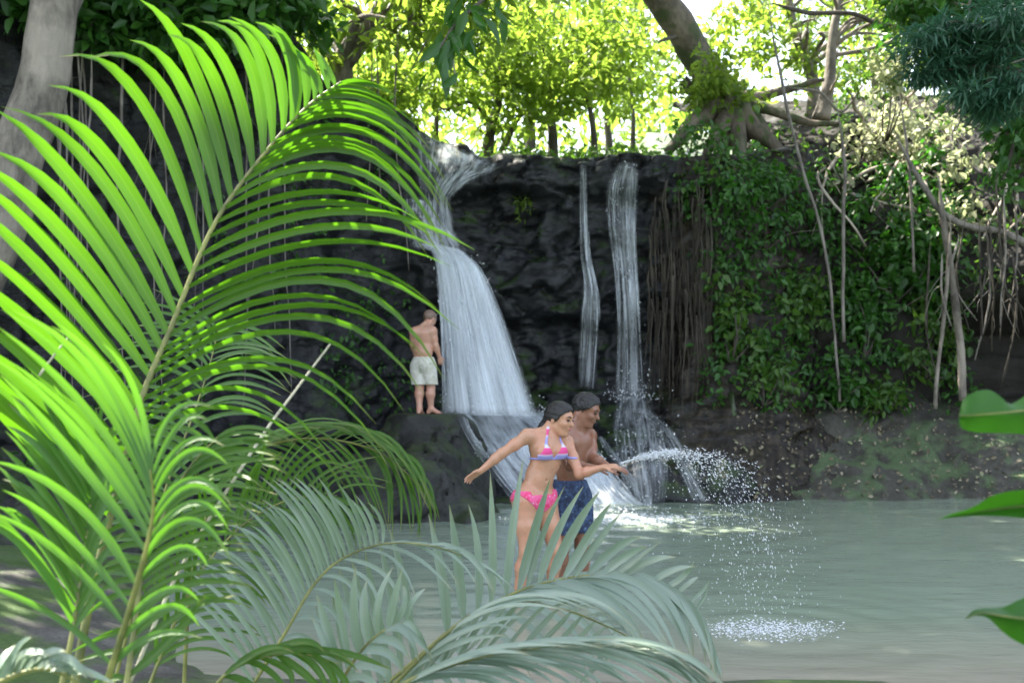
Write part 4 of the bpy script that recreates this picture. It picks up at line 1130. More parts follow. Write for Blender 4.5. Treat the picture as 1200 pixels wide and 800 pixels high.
def frond(parent, org, rach, sides, width, mat, seed, face=(0.1, -1, 0.35), r0=0.011, jit=4.0, label=None, rmat=None, hook=0.03):
    """sides: list of (n, keys); a key is (base px, mid px, tip px, depth of mid, depth of tip, width factor)"""
    g = np.random.default_rng(seed)
    rp = np.asarray(rach, float)
    pp = spline(rp, 90)                                        # pixel x, y, depth
    W = np.stack([P(*q) for q in pp])
    mb = MB(); mb.tube(W, np.linspace(r0, r0 * 0.22, 90), 8)
    f = link('frond', mb.mesh('frond'), rmat or M['rachis'], parent, org)
    if label: f['label'] = label
    face = np.array(face, float)
    for sd in sides:
        n, keys = sd[0], sd[1]; fside = np.array(sd[2], float) if len(sd) > 2 else face
        kt = [int(np.argmin((pp[:, 0] - k[0][0]) ** 2 + (pp[:, 1] - k[0][1]) ** 2)) for k in keys]
        o = np.argsort(kt); kt = np.array(kt, float)[o]
        off = np.array([(k[1][0] - k[0][0], k[1][1] - k[0][1], k[2][0] - k[0][0], k[2][1] - k[0][1], k[3], k[4], k[5] if len(k) > 5 else 1.0) for k in keys], float)[o]
        ts = np.linspace(kt[0], kt[-1], n) + g.normal(0, 0.25, n)
        ts = np.clip(ts, 0, 89)
        for tt in ts:
            v = np.array([np.interp(tt, kt, off[:, j]) for j in range(7)])
            i = min(int(tt), 88); fr = tt - i
            if g.random() < 0.03: continue
            bq = pp[i] * (1 - fr) + pp[i + 1] * fr
            jm = g.normal(0, jit, 2); jt = g.normal(0, jit * 2, 2)
            ln = 1 + g.normal(0, 0.04)
            base = P(*bq)
            mid = P(bq[0] + v[0] * ln + jm[0] * .6, bq[1] + v[1] * ln + jm[1] * .6, bq[2] + v[4])
            tip = P(bq[0] + v[2] * ln + jt[0], bq[1] + v[3] * ln + jt[1], bq[2] + v[5] + g.normal(0, .02))
            fc = nrm(fside + g.normal(0, 0.14, 3))
            blade('leaflet', base, mid, tip, width * v[6] * (0.88 + 0.24 * g.random()), fc, f, mat, g.normal(0, 0.25), org, max(0, g.normal(hook, 0.04)) + (0.35 * g.random() if g.random() < 0.08 else 0))
    return f

PA = np.array([-1.25, 2.7, 0.15])
palm = thing('palm', 'tall bright green palm with a big backlit frond at the left front', 'palm', PA)
def rel(parent, o): return o
# the great backlit frond
frond(palm, PA, [(85, 815, 2.45), (107, 696, 2.5), (133, 590, 2.55), (165, 470, 2.62), (200, 385, 2.68), (250, 265, 2.75), (310, 180, 2.82), (360, 125, 2.88), (400, 96, 2.92)],
 [(30, [((393, 101), (385, 82), (372, 62), 0, 0, .5), ((378, 112), (370, 82), (350, 58), 0, -.03, .7), ((345, 140), (340, 66), (298, 30), -.03, -.1, .9), ((318, 172), (303, 70), (258, 14), -.04, -.14, 1),
        ((290, 205), (256, 84), (200, 26), -.05, -.18, 1.05), ((262, 240), (225, 108), (160, 28), -.05, -.2, 1.1), ((238, 278), (172, 96), (86, 42), -.05, -.25, 1.1), ((215, 322), (135, 172), (40, 92), -.05, -.28, 1.15),
        ((195, 370), (90, 192), (-20, 104), -.05, -.3, 1.15), ((178, 430), (75, 290), (-36, 190), -.06, -.3, 1.15), ((160, 490), (60, 385), (-46, 290), -.1, -.3, 1.2), ((145, 545), (55, 460), (-60, 370), -.15, -.35, 1.3), ((130, 600), (40, 510), (-70, 405), -.2, -.4, 1.5)]),
  (33, [((396, 99), (425, 96), (452, 108), 0, 0, 0.40), ((385, 110), (432, 112), (478, 142), 0, -.04, 0.56), ((350, 140), (440, 134), (520, 196), -.02, -.1, 0.68), ((310, 185), (428, 164), (534, 266), -.03, -.14, 0.68), ((285, 222), (418, 184), (534, 290), -.03, -.14, 0.68),
        ((258, 256), (398, 218), (530, 276), -.04, -.16, 0.68), ((232, 305), (384, 254), (530, 282), -.04, -.18, 0.68), ((212, 352), (368, 298), (518, 322), -.05, -.18, 0.68), ((200, 385), (382, 320), (526, 404), -.05, -.2, 0.64), ((188, 415), (362, 346), (508, 428), -.05, -.2, 0.60), ((175, 450), (348, 380), (490, 462), -.06, -.2, 0.56),
        ((165, 478), (312, 424), (465, 502), -.06, -.2, 0.52), ((150, 525), (275, 470), (410, 560), -.08, -.2, 0.48)], (-0.15, -0.8, -0.55))],
 0.031, M['palm'], 1, (0.15, -1, 0.25), 0.012, 3.5, hook=0.10)
# second stem with shade-striped leaflets reaching right
frond(palm, PA, [(147, 812, 2.3), (160, 720, 2.36), (167, 666, 2.4), (183, 623, 2.44), (205, 575, 2.48), (228, 540, 2.5), (255, 512, 2.52)],
 [(24, [((150, 790), (205, 735), (262, 700), 0, -.05, 1.6), ((160, 720), (215, 690), (285, 684), 0, -.05), ((167, 666), (220, 636), (290, 640), 0, -.05), ((183, 623), (240, 590), (305, 590), 0, -.05), ((205, 575), (262, 545), (330, 548), 0, -.06), ((250, 516), (290, 500), (335, 510), 0, -.05, .8)]),
  (20, [((150, 790), (128, 790), (100, 806), 0, 0), ((162, 700), (136, 706), (104, 728), 0, 0), ((183, 623), (148, 622), (106, 646), 0, 0), ((205, 575), (165, 562), (118, 578), 0, 0), ((228, 540), (185, 520), (130, 530), 0, 0), ((250, 516), (215, 490), (160, 492), 0, 0, .8)])],
 0.015, M['palm'], 2, (0.0, -1, 0.5), 0.008, 4)
# third stem, leaflets combed up to the left
frond(palm, PA, [(70, 815, 2.2), (85, 740, 2.24), (97, 667, 2.28), (105, 600, 2.34), (110, 550, 2.4)],
 [(20, [((85, 740), (35, 660), (-30, 615), -.05, -.1, 1.3), ((97, 667), (55, 600), (5, 545), -.05, -.1), ((105, 600), (62, 530), (18, 470), -.05, -.1), ((110, 552), (85, 490), (55, 430), -.05, -.1, .8)]),
  (12, [((85, 740), (112, 700), (130, 690), 0, 0), ((97, 667), (118, 610), (138, 580), 0, 0), ((110, 552), (118, 500), (130, 450), 0, -.05, .8)])],
 0.017, M['palm_green'], 3, (0.1, -1, 0.3), 0.007, 5)
# broad lower blades of a frond that leans towards the camera at the left edge
frond(palm, PA, [(120, 815, 2.1), (150, 720, 2.08), (172, 640, 2.05), (180, 590, 2.03), (176, 550, 2.0)],
 [(15, [((130, 780), (60, 720), (-20, 690), 0, -.1), ((160, 690), (90, 600), (0, 530), 0, -.1, 1.2), ((175, 625), (95, 510), (-10, 410), 0, -.15, 1.4), ((179, 575), (120, 450), (30, 340), 0, -.15, 1.2), ((176, 550), (165, 470), (110, 400), 0, -.1, .8)]),
  (14, [((130, 780), (180, 740), (220, 745), 0, 0), ((165, 665), (215, 620), (262, 640), 0, 0), ((180, 590), (225, 540), (270, 560), 0, 0), ((176, 550), (205, 480), (240, 470), 0, 0, .8)])],
 0.0145, M['palm_green'], 14, (0.1, -1, 0.3), 0.008, 5, hook=0.05)
# bare dry stalk
mb = MB(); mb.tube(spline([P(390, 399, 2.75), P(345, 459, 2.7), (P(303, 517, 2.66)), P(213, 663, 2.56), P(152, 800, 2.45)], 30), np.linspace(0.0028, 0.005, 30), 7)
ds = link('dry_stalk', mb.mesh('dry_stalk'), M['dry'], palm, PA); ds['label'] = 'pale dry bare stalk crossing the frond'
mb = MB(); mb.tube(spline([P(80, 395, 2.3), P(62, 418, 2.3), P(46, 440, 2.3)], 8), np.linspace(0.002, 0.003, 8), 5)
link('dry_stalk', mb.mesh('dry_stalk'), M['dry'], palm, PA)
# low dark fronds at the very corner
frond(palm, PA, [(-30, 815, 2.0), (20, 790, 2.02), (60, 785, 2.05), (110, 810, 2.1)],
 [(9, [((-10, 803), (0, 770), (20, 745), 0, 0), ((20, 790), (45, 765), (70, 770), 0, 0), ((60, 785), (90, 780), (120, 800), 0, 0)])], 0.022, M['palm_sheen'], 4, (0, -.7, .8), 0.007)

PB = np.array([-0.8, 3.6, 0.12])
palmb = thing('palm', 'cooler green palm with arching fronds behind the bright one', 'palm', PB)
frond(palmb, PB, [(130, 815, 3.3), (165, 680, 3.35), (195, 570, 3.4), (225, 490, 3.45), (245, 430, 3.5), (256, 385, 3.55)],
 [(26, [((165, 680), (130, 672), (96, 690), 0, 0), ((195, 570), (150, 552), (100, 572), 0, -.05), ((225, 490), (170, 468), (108, 486), 0, -.05), ((245, 430), (200, 400), (128, 400), 0, -.05), ((256, 388), (225, 362), (170, 350), 0, -.05, .8)]),
  (26, [((165, 680), (215, 650), (265, 665), 0, 0), ((195, 570), (250, 540), (315, 560), 0, -.05), ((225, 490), (280, 465), (345, 490), 0, -.05), ((256, 388), (290, 385), (330, 405), 0, -.05, .8)])],
 0.016, M['palm_green'], 5, (-0.1, -1, 0.5), 0.007, 3)
frond(palmb, PB, [(215, 815, 3.2), (222, 700, 3.22), (240, 610, 3.25), (275, 548, 3.28), (320, 520, 3.3), (380, 514, 3.32), (440, 528, 3.35), (482, 560, 3.38), (503, 596, 3.4)],
 [(34, [((240, 610), (262, 560), (300, 530), -.02, -.05), ((275, 548), (330, 505), (400, 505), -.02, -.08), ((320, 520), (395, 496), (462, 530), -.02, -.1), ((380, 514), (440, 512), (490, 575), -.02, -.1), ((440, 528), (480, 540), (505, 590), 0, -.05), ((482, 560), (500, 580), (508, 612), 0, 0, .7)]),
  (32, [((240, 610), (290, 610), (340, 640), .02, -.05), ((275, 548), (320, 570), (352, 620), .02, -.05), ((320, 520), (365, 545), (392, 606), .02, -.05), ((380, 514), (415, 550), (432, 610), .02, -.05), ((440, 528), (465, 562), (470, 622), .02, -.05), ((482, 560), (490, 592), (490, 630), .02, 0, .7)])],
 0.011, M['palm'], 6, (0.1, -.8, 0.6), 0.007, 4)
frond(palmb, PB, [(288, 815, 2.95), (333, 743, 3.0), (367, 686, 3.05), (400, 655, 3.1), (450, 637, 3.15), (510, 640, 3.2), (562, 660, 3.25)],
 [(32, [((295, 800), (255, 745), (205, 700), -.05, -.1), ((333, 743), (292, 680), (240, 640), -.05, -.12), ((367, 686), (338, 625), (296, 585), -.05, -.12), ((400, 655), (378, 605), (340, 560), -.05, -.12), ((425, 645), (415, 605), (390, 562), -.03, -.1), ((450, 637), (448, 610), (436, 582), 0, -.05, .8)]),
  (16, [((310, 782), (345, 770), (372, 806), .05, 0), ((367, 686), (405, 700), (420, 750), .05, 0), ((400, 655), (445, 670), (470, 715), .05, 0), ((450, 637), (500, 645), (540, 690), .05, 0), ((510, 640), (550, 650), (585, 690), .03, 0), ((558, 658), (580, 670), (596, 695), 0, 0, .7)])],
 0.014, M['palm_sheen'], 7, (0.0, -.8, 0.6), 0.006, 3)
frond(palmb, PB, [(170, 815, 3.0), (200, 740, 3.05), (235, 670, 3.1), (285, 615, 3.12), (340, 585, 3.15), (395, 580, 3.18)],
 [(30, [((185, 780), (185, 720), (160, 670), 0, -.05), ((235, 670), (240, 610), (225, 555), 0, -.06), ((285, 615), (300, 560), (310, 510), 0, -.06), ((340, 585), (370, 545), (415, 535), 0, -.05), ((390, 580), (415, 565), (445, 572), 0, 0, .7)]),
  (28, [((185, 780), (235, 755), (290, 765), 0, -.03), ((235, 670), (285, 665), (330, 695), 0, -.03), ((285, 615), (330, 625), (365, 670), 0, -.03), ((340, 585), (385, 600), (415, 645), 0, -.03), ((390, 580), (415, 590), (440, 615), 0, 0, .7)])],
 0.012, M['palm'], 15, (0.0, -.9, 0.5), 0.006, 5)
frond(palmb, PB, [(235, 830, 2.7), (262, 792, 2.72), (300, 772, 2.75), (350, 765, 2.78), (400, 778, 2.8)],
 [(9, [((262, 792), (290, 770), (330, 760), 0, 0), ((300, 772), (350, 755), (395, 765), 0, 0), ((350, 765), (400, 765), (440, 790), 0, 0)]),
  (8, [((262, 792), (290, 800), (315, 820), 0, 0), ((320, 768), (350, 785), (370, 815), 0, 0), ((380, 772), (400, 790), (410, 820), 0, 0)])], 0.02, M['palm'], 12, (0, -.8, .7), 0.006)

PC = np.array([-0.35, 3.1, 0.1])
palmc = thing('palm', 'low grey green palm spreading in front of the bathing couple', 'palm', PC)
frond(palmc, PC, [(400, 850, 3.3), (440, 812, 3.3), (480, 778, 3.32), (540, 728, 3.36), (597, 697, 3.4), (640, 682, 3.44), (690, 674, 3.48), (740, 676, 3.52), (790, 695, 3.56), (822, 735, 3.6), (836, 772, 3.62)],
 [(29, [((415, 835), (395, 770), (372, 690), 0, 0, .9), ((440, 812), (424, 745), (402, 662), 0, 0), ((480, 778), (468, 700), (456, 622), 0, 0), ((510, 752), (505, 690), (490, 612), 0, 0), ((545, 725), (542, 665), (527, 592), 0, 0), ((572, 709), (574, 650), (566, 566), 0, 0), ((592, 699), (598, 632), (612, 544), 0, 0),
        ((612, 691), (630, 628), (652, 560), 0, -.06), ((645, 681), (668, 630), (694, 576), 0, -.05), ((668, 676), (696, 636), (726, 600), 0, -.05), ((700, 674), (730, 650), (762, 630), 0, -.05, .95), ((740, 676), (770, 662), (802, 649), 0, 0, .9), ((780, 690), (800, 678), (820, 668), 0, 0, .7), ((815, 722), (826, 706), (834, 698), 0, 0, .4)]),
  (28, [((450, 803), (480, 800), (505, 835), .02, 0), ((500, 760), (540, 765), (570, 815), .02, 0), ((545, 725), (605, 725), (655, 775), .02, -.05), ((590, 700), (668, 702), (740, 770), .02, -.08), ((640, 682), (722, 694), (790, 775), .02, -.1), ((690, 674), (768, 692), (822, 785), .02, -.1), ((740, 676), (800, 702), (836, 782), .02, -.08), ((790, 695), (822, 730), (838, 790), 0, -.03, .7), ((828, 750), (836, 775), (840, 800), 0, 0, .4)])],
 0.031, M['palm_sheen'], 8, (0.0, -0.85, 0.65), 0.007, 2.5)
frond(palmc, PC, [(425, 850, 2.95), (450, 815, 2.98), (475, 788, 3.0), (520, 745, 3.02), (560, 717, 3.05), (610, 705, 3.08), (665, 715, 3.1), (715, 735, 3.12), (748, 752, 3.14)],
 [(16, [((475, 788), (530, 755), (590, 742), 0, 0), ((520, 745), (590, 712), (660, 714), 0, -.03), ((560, 717), (630, 694), (700, 712), 0, -.05), ((610, 705), (680, 700), (738, 738), 0, -.05), ((665, 715), (715, 715), (750, 756), 0, -.03), ((715, 735), (738, 742), (755, 764), 0, 0, .6)]),
  (22, [((475, 788), (462, 812), (440, 840), .03, .02), ((520, 745), (498, 775), (474, 815), .03, .02), ((560, 717), (536, 750), (508, 790), .03, .02), ((610, 705), (582, 736), (548, 778), .03, .02), ((665, 715), (636, 745), (602, 785), .03, .02), ((740, 748), (715, 770), (690, 800), .03, .02, .8)])],
 0.018, M['palm_sheen'], 9, (-0.1, -.75, 0.75), 0.008, 2.5)
frond(palmc, PC, [(430, 850, 2.6), (470, 803, 2.6), (540, 775, 2.62), (620, 760, 2.65), (700, 757, 2.68), (780, 774, 2.7), (850, 810, 2.73)],
 [(22, [((470, 803), (540, 772), (610, 766), 0, 0), ((540, 775), (610, 756), (690, 757), 0, 0), ((620, 760), (700, 748), (775, 764), 0, 0), ((700, 757), (770, 758), (835, 795), 0, 0), ((780, 774), (820, 782), (855, 812), 0, 0, .7)]),
  (22, [((470, 803), (545, 796), (600, 820), 0, 0), ((540, 775), (620, 782), (680, 815), 0, 0), ((620, 760), (700, 775), (760, 812), 0, 0), ((700, 757), (780, 775), (840, 815), 0, 0), ((780, 774), (815, 795), (840, 825), 0, 0, .7)])],
 0.016, M['palm_sheen'], 10, (0.0, -.6, 0.85), 0.008, 2.5)
frond(palmc, PC, [(385, 850, 2.85), (400, 800, 2.88), (425, 760, 2.9), (455, 735, 2.92), (480, 728, 2.94)],
 [(9, [((395, 815), (380, 760), (358, 720), 0, 0), ((412, 780), (402, 725), (392, 680), 0, 0), ((440, 746), (440, 710), (446, 672), 0, 0), ((475, 729), (485, 705), (498, 680), 0, 0, .7)]),
  (7, [((400, 800), (430, 795), (452, 815), 0, 0), ((425, 760), (455, 760), (475, 785), 0, 0), ((470, 729), (490, 738), (500, 760), 0, 0, .7)])], 0.024, M['palm_sheen'], 11, (0, -.8, .6), 0.007)

# twig with big plain leaves at the right edge
tw = thing('broad_leaved_twig', 'three large smooth green leaves reaching in at the right edge', 'plant', P(1290, 700, 1.9))
TO = P(1290, 700, 1.9)
mb = MB(); tpt = spline([P(1330, 860, 1.95), P(1292, 720, 1.9), P(1280, 600, 1.88), P(1288, 470, 1.88), P(1310, 400, 1.9)], 30)
mb.tube(tpt, np.linspace(0.010, 0.004, 30), 7); link('stem', mb.mesh('stem'), M['rachis'], tw, TO)
def broad(top, bot, midl, Y, dips, stalk):
    """leaf outlined by its upper and lower edges, cupped across, with a sunk midrib"""
    n = 30
    a, b, m = spline(top, n), spline(bot, n), spline(midl, n)
    rows = []
    for k, f in enumerate(np.linspace(-1, 1, 9)):
        e = (a if f < 0 else b)
        q = m * (1 - abs(f)) + e * abs(f)
        dep = Y + dips[0] * (1 - np.linspace(0, 1, n)) + dips[1] * abs(f) + 0.004 * np.sin(np.linspace(0, 22, n)) * abs(f)
        rows.append(np.stack([P(x_, y_, d_) for (x_, y_), d_ in zip(q, dep)]))
    V = np.stack(rows, 1)
    uv = np.stack(np.broadcast_arrays(np.linspace(0, 1, 9)[None], np.linspace(0, 1, n)[:, None]), -1)
    me = make_mesh('leaf', V.reshape(-1, 3), None, grid_quads(n, 9), True, uv.reshape(-1, 2))
    o = link('leaf', me, M['broad'], tw, TO)
    mb = MB(); mb.tube(np.stack([P(x_, y_, Y - 0.003 + dips[0] * (1 - t)) for (x_, y_), t in zip(m, np.linspace(0, 1, n))]), np.linspace(0.0006, 0.0018, n), 5)
    link('midrib', mb.mesh('midrib'), M['rachis'], o, None)
    mb = MB(); e = P(m[-1][0], m[-1][1], Y); mb.tube(spline([e, (e + stalk) / 2 + np.array([0, 0, .01]), stalk], 8), 0.002, 5)
    link('stalk', mb.mesh('stalk'), M['rachis'], o, None)
    for c in o.children:
        co = np.empty(len(c.data.vertices) * 3, np.float32); c.data.vertices.foreach_get('co', co)
        c.data.vertices.foreach_set('co', (co.reshape(-1, 3) - TO.astype(np.float32)).ravel())
broad([(1124, 487), (1128, 470), (1142, 459), (1160, 457), (1174, 466), (1182, 473), (1192, 470), (1215, 455), (1245, 448), (1262, 470)], [(1124, 487), (1126, 500), (1140, 506), (1165, 507), (1190, 508), (1215, 510), (1240, 506), (1262, 470)], [(1124, 487), (1145, 486), (1180, 483), (1220, 478), (1262, 470)], 1.9, (-.05, .02), tpt[18])
broad([(1100, 608), (1115, 602), (1140, 594), (1160, 582), (1185, 575), (1215, 574), (1245, 580), (1270, 596)], [(1100, 608), (1118, 606), (1145, 604), (1175, 605), (1205, 607), (1235, 606), (1270, 596)], [(1100, 608), (1130, 602), (1170, 596), (1210, 592), (1245, 592), (1270, 596)], 1.85, (-.08, -.06), tpt[14])
broad([(1130, 726), (1141, 715), (1155, 712), (1175, 711), (1195, 702), (1220, 694), (1250, 700), (1275, 720)], [(1130, 726), (1142, 721), (1158, 724), (1175, 740), (1195, 753), (1220, 760), (1250, 750), (1275, 720)], [(1130, 726), (1150, 718), (1180, 722), (1220, 726), (1250, 724), (1275, 720)], 1.75, (-.06, .03), tpt[8])
# ------------------------------------------------------------------ people
def unit(v):
    v = np.asarray(v, float); return v / np.linalg.norm(v)
def head(s, C, F, U, k, female):
    F = unit(F); U = unit(np.asarray(U) - F * np.dot(U, F)); R = np.cross(F, U); A = [F, R, U]
    q = lambda f, r, u: C + k * (f * F + r * R + u * U)
    s.ell(q(-.008, 0, .028), A, np.array([.098, .076, .088]) * k, .01)
    s.ell(q(.022, 0, -.035), A, np.array([.070, .058, .074]) * k, .03)
    s.ball(q(.070, 0, -.098), .020 * k, .03)
    for r in (-1, 1):
        s.ell(q(.058, .036 * r, -.022), A, np.array([.03, .024, .024]) * k, .02)
        s.cone(q(-.01, .056 * r, -.05), q(.05, .03 * r, -.095), .016 * k, .014 * k, .03)
        s.ell(q(-.012, .078 * r, -.004), A, np.array([.018, .009, .032]) * k, .008)
        s.ball(q(.088, .010 * r, -.026), .009 * k, .008)
    s.ell(q(.078, 0, .030), A, np.array([.016, .050, .012]) * k, .02)
    for r in (-1, 1): s.ball(q(.100, .032 * r, .008), .015 * k, .012, True)
    s.cone(q(.084, 0, .016), q(.110, 0, -.022), .008 * k, .012 * k, .01)
    s.ell(q(.084, 0, -.048), A, np.array([.012, .026, .007]) * k, .006)
    s.ell(q(.083, 0, -.062), A, np.array([.012, .022, .008]) * k, .006)
    return q, (F, R, U)

def face_bits(q, A, k, parent, org, lip, hair):
    for r in (-1, 1):
        mb = MB(); c = q(.084, .032 * r, .008)
        mb.tube(spline([q(.081, .019 * r, .007), q(.089, .032 * r, .0085), q(.078, .046 * r, .009)], 9), np.array([.001, .004, .0065, .0075, .008, .0075, .0065, .004, .001]) * k, 8)
        e = link('eye', mb.mesh('eye'), M['eye'], parent, org)
        mb = MB(); mb.tube(spline([q(.094, .014 * r, .029), q(.092, .033 * r, .036), q(.074, .052 * r, .029)], 8), np.array([.003, .0045, .005, .005, .0045, .004, .003, .001]) * k, 5)
        link('eyebrow', mb.mesh('eyebrow'), hair, parent, org)
    mb = MB(); mb.tube(spline([q(.080, -.028, -.050), q(.0955, 0, -.0545), q(.080, .028, -.050)], 11), np.array([.001, .003, .005, .006, .0065, .007, .0065, .006, .005, .003, .001]) * k, 6)
    link('lips', mb.mesh('lips'), lip, parent, org)

def hair_mesh(name, q, A, k, h, lim, tail, seed, amp, mat, parent, org, thick=0.012):
    F, R, U = A; C = q(0, 0, 0)
    s = SDF(C - .2 * k, C + .2 * k, h)
    s.ell(q(-.012, 0, .032), [F, R, U], np.array([.100 + thick, .077 + thick, .088 + thick]) * k, .01)
    if lim[2]: s.ell(q(-.03, 0, -.03), [F, R, U], np.array([.070, .066, .08]) * k, .03)
    p = s.pts((slice(None),) * 3); o = (p - C) / k
    f, u = o @ F, o @ U
    s.F = np.maximum(s.F, ((f - (lim[0] + lim[1] * (u + .01))) * k * 0.75).astype(np.float32))
    for a, b, ra, rb in tail: s.cone(q(*a), q(*b), ra * k, rb * k, .02)
    s.F = s.F + (amp * fbm(p * 55, 3, seed)).astype(np.float32)
    th = np.arctan2(o @ R, u - .02)
    if lim[2]: s.F = s.F + (0.0045 * vnoise(np.stack([th * 9, f * 4, th * 0], -1), 5)).astype(np.float32)
    return link(name, s.mesh(name, None, 0 if amp > .004 else 1), mat, parent, org)

def hand(s, W, D, N, Th, curl, k, spread=0.12):
    D = unit(D); N = unit(np.asarray(N) - D * np.dot(N, D)); S = np.cross(D, N); S = S if np.dot(S, Th) > 0 else -S
    s.ell(W + D * .047 * k, [D, S, N], np.array([.052, .041, .015]) * k, .02)
    for i, (o, l) in enumerate(((-.031, .058), (-.011, .070), (.010, .076), (.030, .068))):
        b = W + k * (D * (.082 - abs(i - 1.8) * .005) + S * o)
        d = unit(D + S * (i - 1.5) * spread); a = 0.0; cur = b
        for j, fr in enumerate((.45, .32, .23)):
            a += curl * (0.6, 0.9, 0.7)[j] * (1 + 0.12 * (1.5 - i))
            dd = d * math.cos(a) + N * math.sin(a)
            nx = cur + dd * l * fr * k
            s.cone(cur, nx, (.0098 - .0011 * j) * k, (.0090 - .0011 * j) * k, .005); cur = nx
    b = W + k * (D * .022 + S * .030)
    m = b + k * (D * .028 + S * .026 + N * .012); e = m + k * (D * .026 + S * .006 + N * (.008 + .010 * curl))
    s.cone(b, m, .013 * k, .010 * k, .012); s.cone(m, e, .010 * k, .008 * k, .004)

def foot(s, A, D, k, top):
    D = unit(D); z = np.array([0, 0, 1.0]); heel = A - D * .035 * k - z * .055 * k
    toe = A + D * .155 * k - z * .068 * k
    s.cone(A, heel, .036 * k, .030 * k, .03)
    s.cone(A - z * .02 * k + D * .02 * k, toe - D * .04 * k, .038 * k, .026 * k, .03)
    S = np.cross(D, z)
    for i, o in enumerate((-.03, -.012, .004, .019, .033)):
        s.ball(toe + S * o * k * top - D * abs(i - (0.5 if top > 0 else 3.5)) * .008 * k, .011 * k, .012)

def limb(s, a, b, c, r, k=.03):
    """upper and lower segment meeting at a joint; r = five radii"""
    s.cone(a, (a + b) / 2, r[0], r[1], k); s.cone((a + b) / 2, b, r[1], r[2], k)
    m = b + (c - b) * .32
    s.cone(b, m, r[2], r[3], k); s.cone(m, c, r[3], r[4], k)

def frames(F):
    F = unit(F); z = np.array([0, 0, 1.0]); return F, np.array([F[1], -F[0], 0.0]), z

def cloth(s, name, region, thick, mat, parent, org, box):
    """a garment: the body's own surface pushed out, kept where REGION is negative"""
    sl = s.box(np.asarray(box[0]), np.asarray(box[1]), 0)
    p = s.pts(sl)
    d = np.maximum(s.F[sl] - thick, region(p)).astype(np.float32)
    pad = np.full(np.array(d.shape) + 2, 1.0, np.float32); pad[1:-1, 1:-1, 1:-1] = d
    lo = np.array([s.ax[k][sl[k]][0] for k in range(3)]) - s.h
    return link(name, nets(name, pad, lo, s.h, 1), mat, parent, org)
def seg_d(p, a, b, r):
    ba = b - a; t = np.clip(((p - a) @ ba) / (ba @ ba), 0, 1)
    return np.linalg.norm(p - a - t[..., None] * ba, axis=-1) - r

# ---- the woman
YW = 7.7
J = lambda x_, y_, dy=0.0: P(x_, y_, YW + dy)
F, R, Z3 = frames((0.55, -0.83, 0))
A3 = [F, R, Z3]
WO = np.array([*P(627, 700, YW)[:2], -0.10])
s = SDF(np.array([-0.48, 7.2, -0.20]), np.array([0.92, 8.2, 1.66]), 0.0066)
pel, wai, che, nek = J(627, 581), J(632, 556), J(640, 527), J(645, 507, .01)
s.ell(che + F * .0 + Z3 * .03, A3, (.100, .150, .125), .03)
s.ell(che - Z3 * .09, A3, (.088, .128, .11), .05)
s.ell(wai, A3, (.082, .118, .10), .06)
s.ell(pel + Z3 * .035, A3, (.098, .160, .095), .06)
s.ell(pel - Z3 * .03, A3, (.108, .172, .085), .05)
s.ell(wai + F * .035 - Z3 * .035, A3, (.055, .085, .07), .05)
for r in (-1, 1):
    s.ell(pel - F * .055 + R * .07 * r - Z3 * .035, A3, (.085, .085, .09), .04)
s.ball(wai + F * .090 - Z3 * .035, .008, .012, True)
bre = [che + F * .072 + R * .072 * r + Z3 * (-.008) for r in (-1, 1)]
for b in bre: s.ell(b, A3, (.062, .066, .064), .03)
LS, RS = J(664, 518, .10), J(618, 511, -.09)
s.cone(RS, LS, .046, .046, .05)
s.cone(nek - Z3 * .03, nek + Z3 * .09 + F * .02, .056, .047, .03)
for q_ in (RS, LS): s.cone(q_ + Z3 * .01, nek + Z3 * .02, .036, .034, .05)
RE, RW = J(588, 531, -.14), J(563, 552, -.15)
LE, LW = J(679, 555, -.02), J(708, 547, -.14)
limb(s, RS, RE, RW, (.050, .042, .035, .035, .023))
limb(s, LS, LE, LW, (.050, .042, .035, .035, .023))
hand(s, RW, J(546, 562, -.16) - RW, (0.2, -.6, -.75), (0.4, -1.0, .3), .28, .95, .10)
hand(s, LW, (0.92, -.25, .12), (0.1, .35, -0.9), (0, -1, .3), .55, .95, .05)
RH, LH = pel + R * .092 - Z3 * .04, pel - R * .092 - Z3 * .04
RK, RA = J(617, 646, -.10), np.array([*J(606, 700, -.03)[:2], -.03])
LK, LA = J(651, 645, .02), np.array([*J(646, 700, .10)[:2], -.03])
for h_, kn, an in ((RH, RK, RA), (LH, LK, LA)):
    s.cone(h_, (h_ + kn) / 2, .098, .080, .05); s.cone((h_ + kn) / 2, kn, .080, .054, .03)
    cf = kn + (an - kn) * .30 - F * .012
    s.cone(kn, cf, .052, .055, .03); s.cone(cf, an, .055, .033, .04)
foot(s, RA, (0.4, -.9, 0), .9, 1); foot(s, LA, (0.6, -.8, 0), .9, -1)
body_only = s.F.copy()
q, HA = head(s, J(656, 491, .0), (0.84, -0.50, -0.20), (0.16, -.05, 1), 1.08, True)
woman = link('person', s.mesh('person', None, 2), M['skin_woman'], None, WO)
tag(woman, 'woman in a striped bikini, one arm out, flinging water to the right', 'person')
face_bits(q, HA, 1.08, woman, WO, M['lip_woman'], M['hair_wet'])
hair_mesh('hair', q, HA, 1.08, .004, (.012, .80, 1), [((-.07, .01, -.01), (-.100, .015, -.085), .050, .042), ((-.100, .015, -.085), (-.098, .02, -.185), .042, .018)], 3, .003, M['hair_wet'], woman, WO)
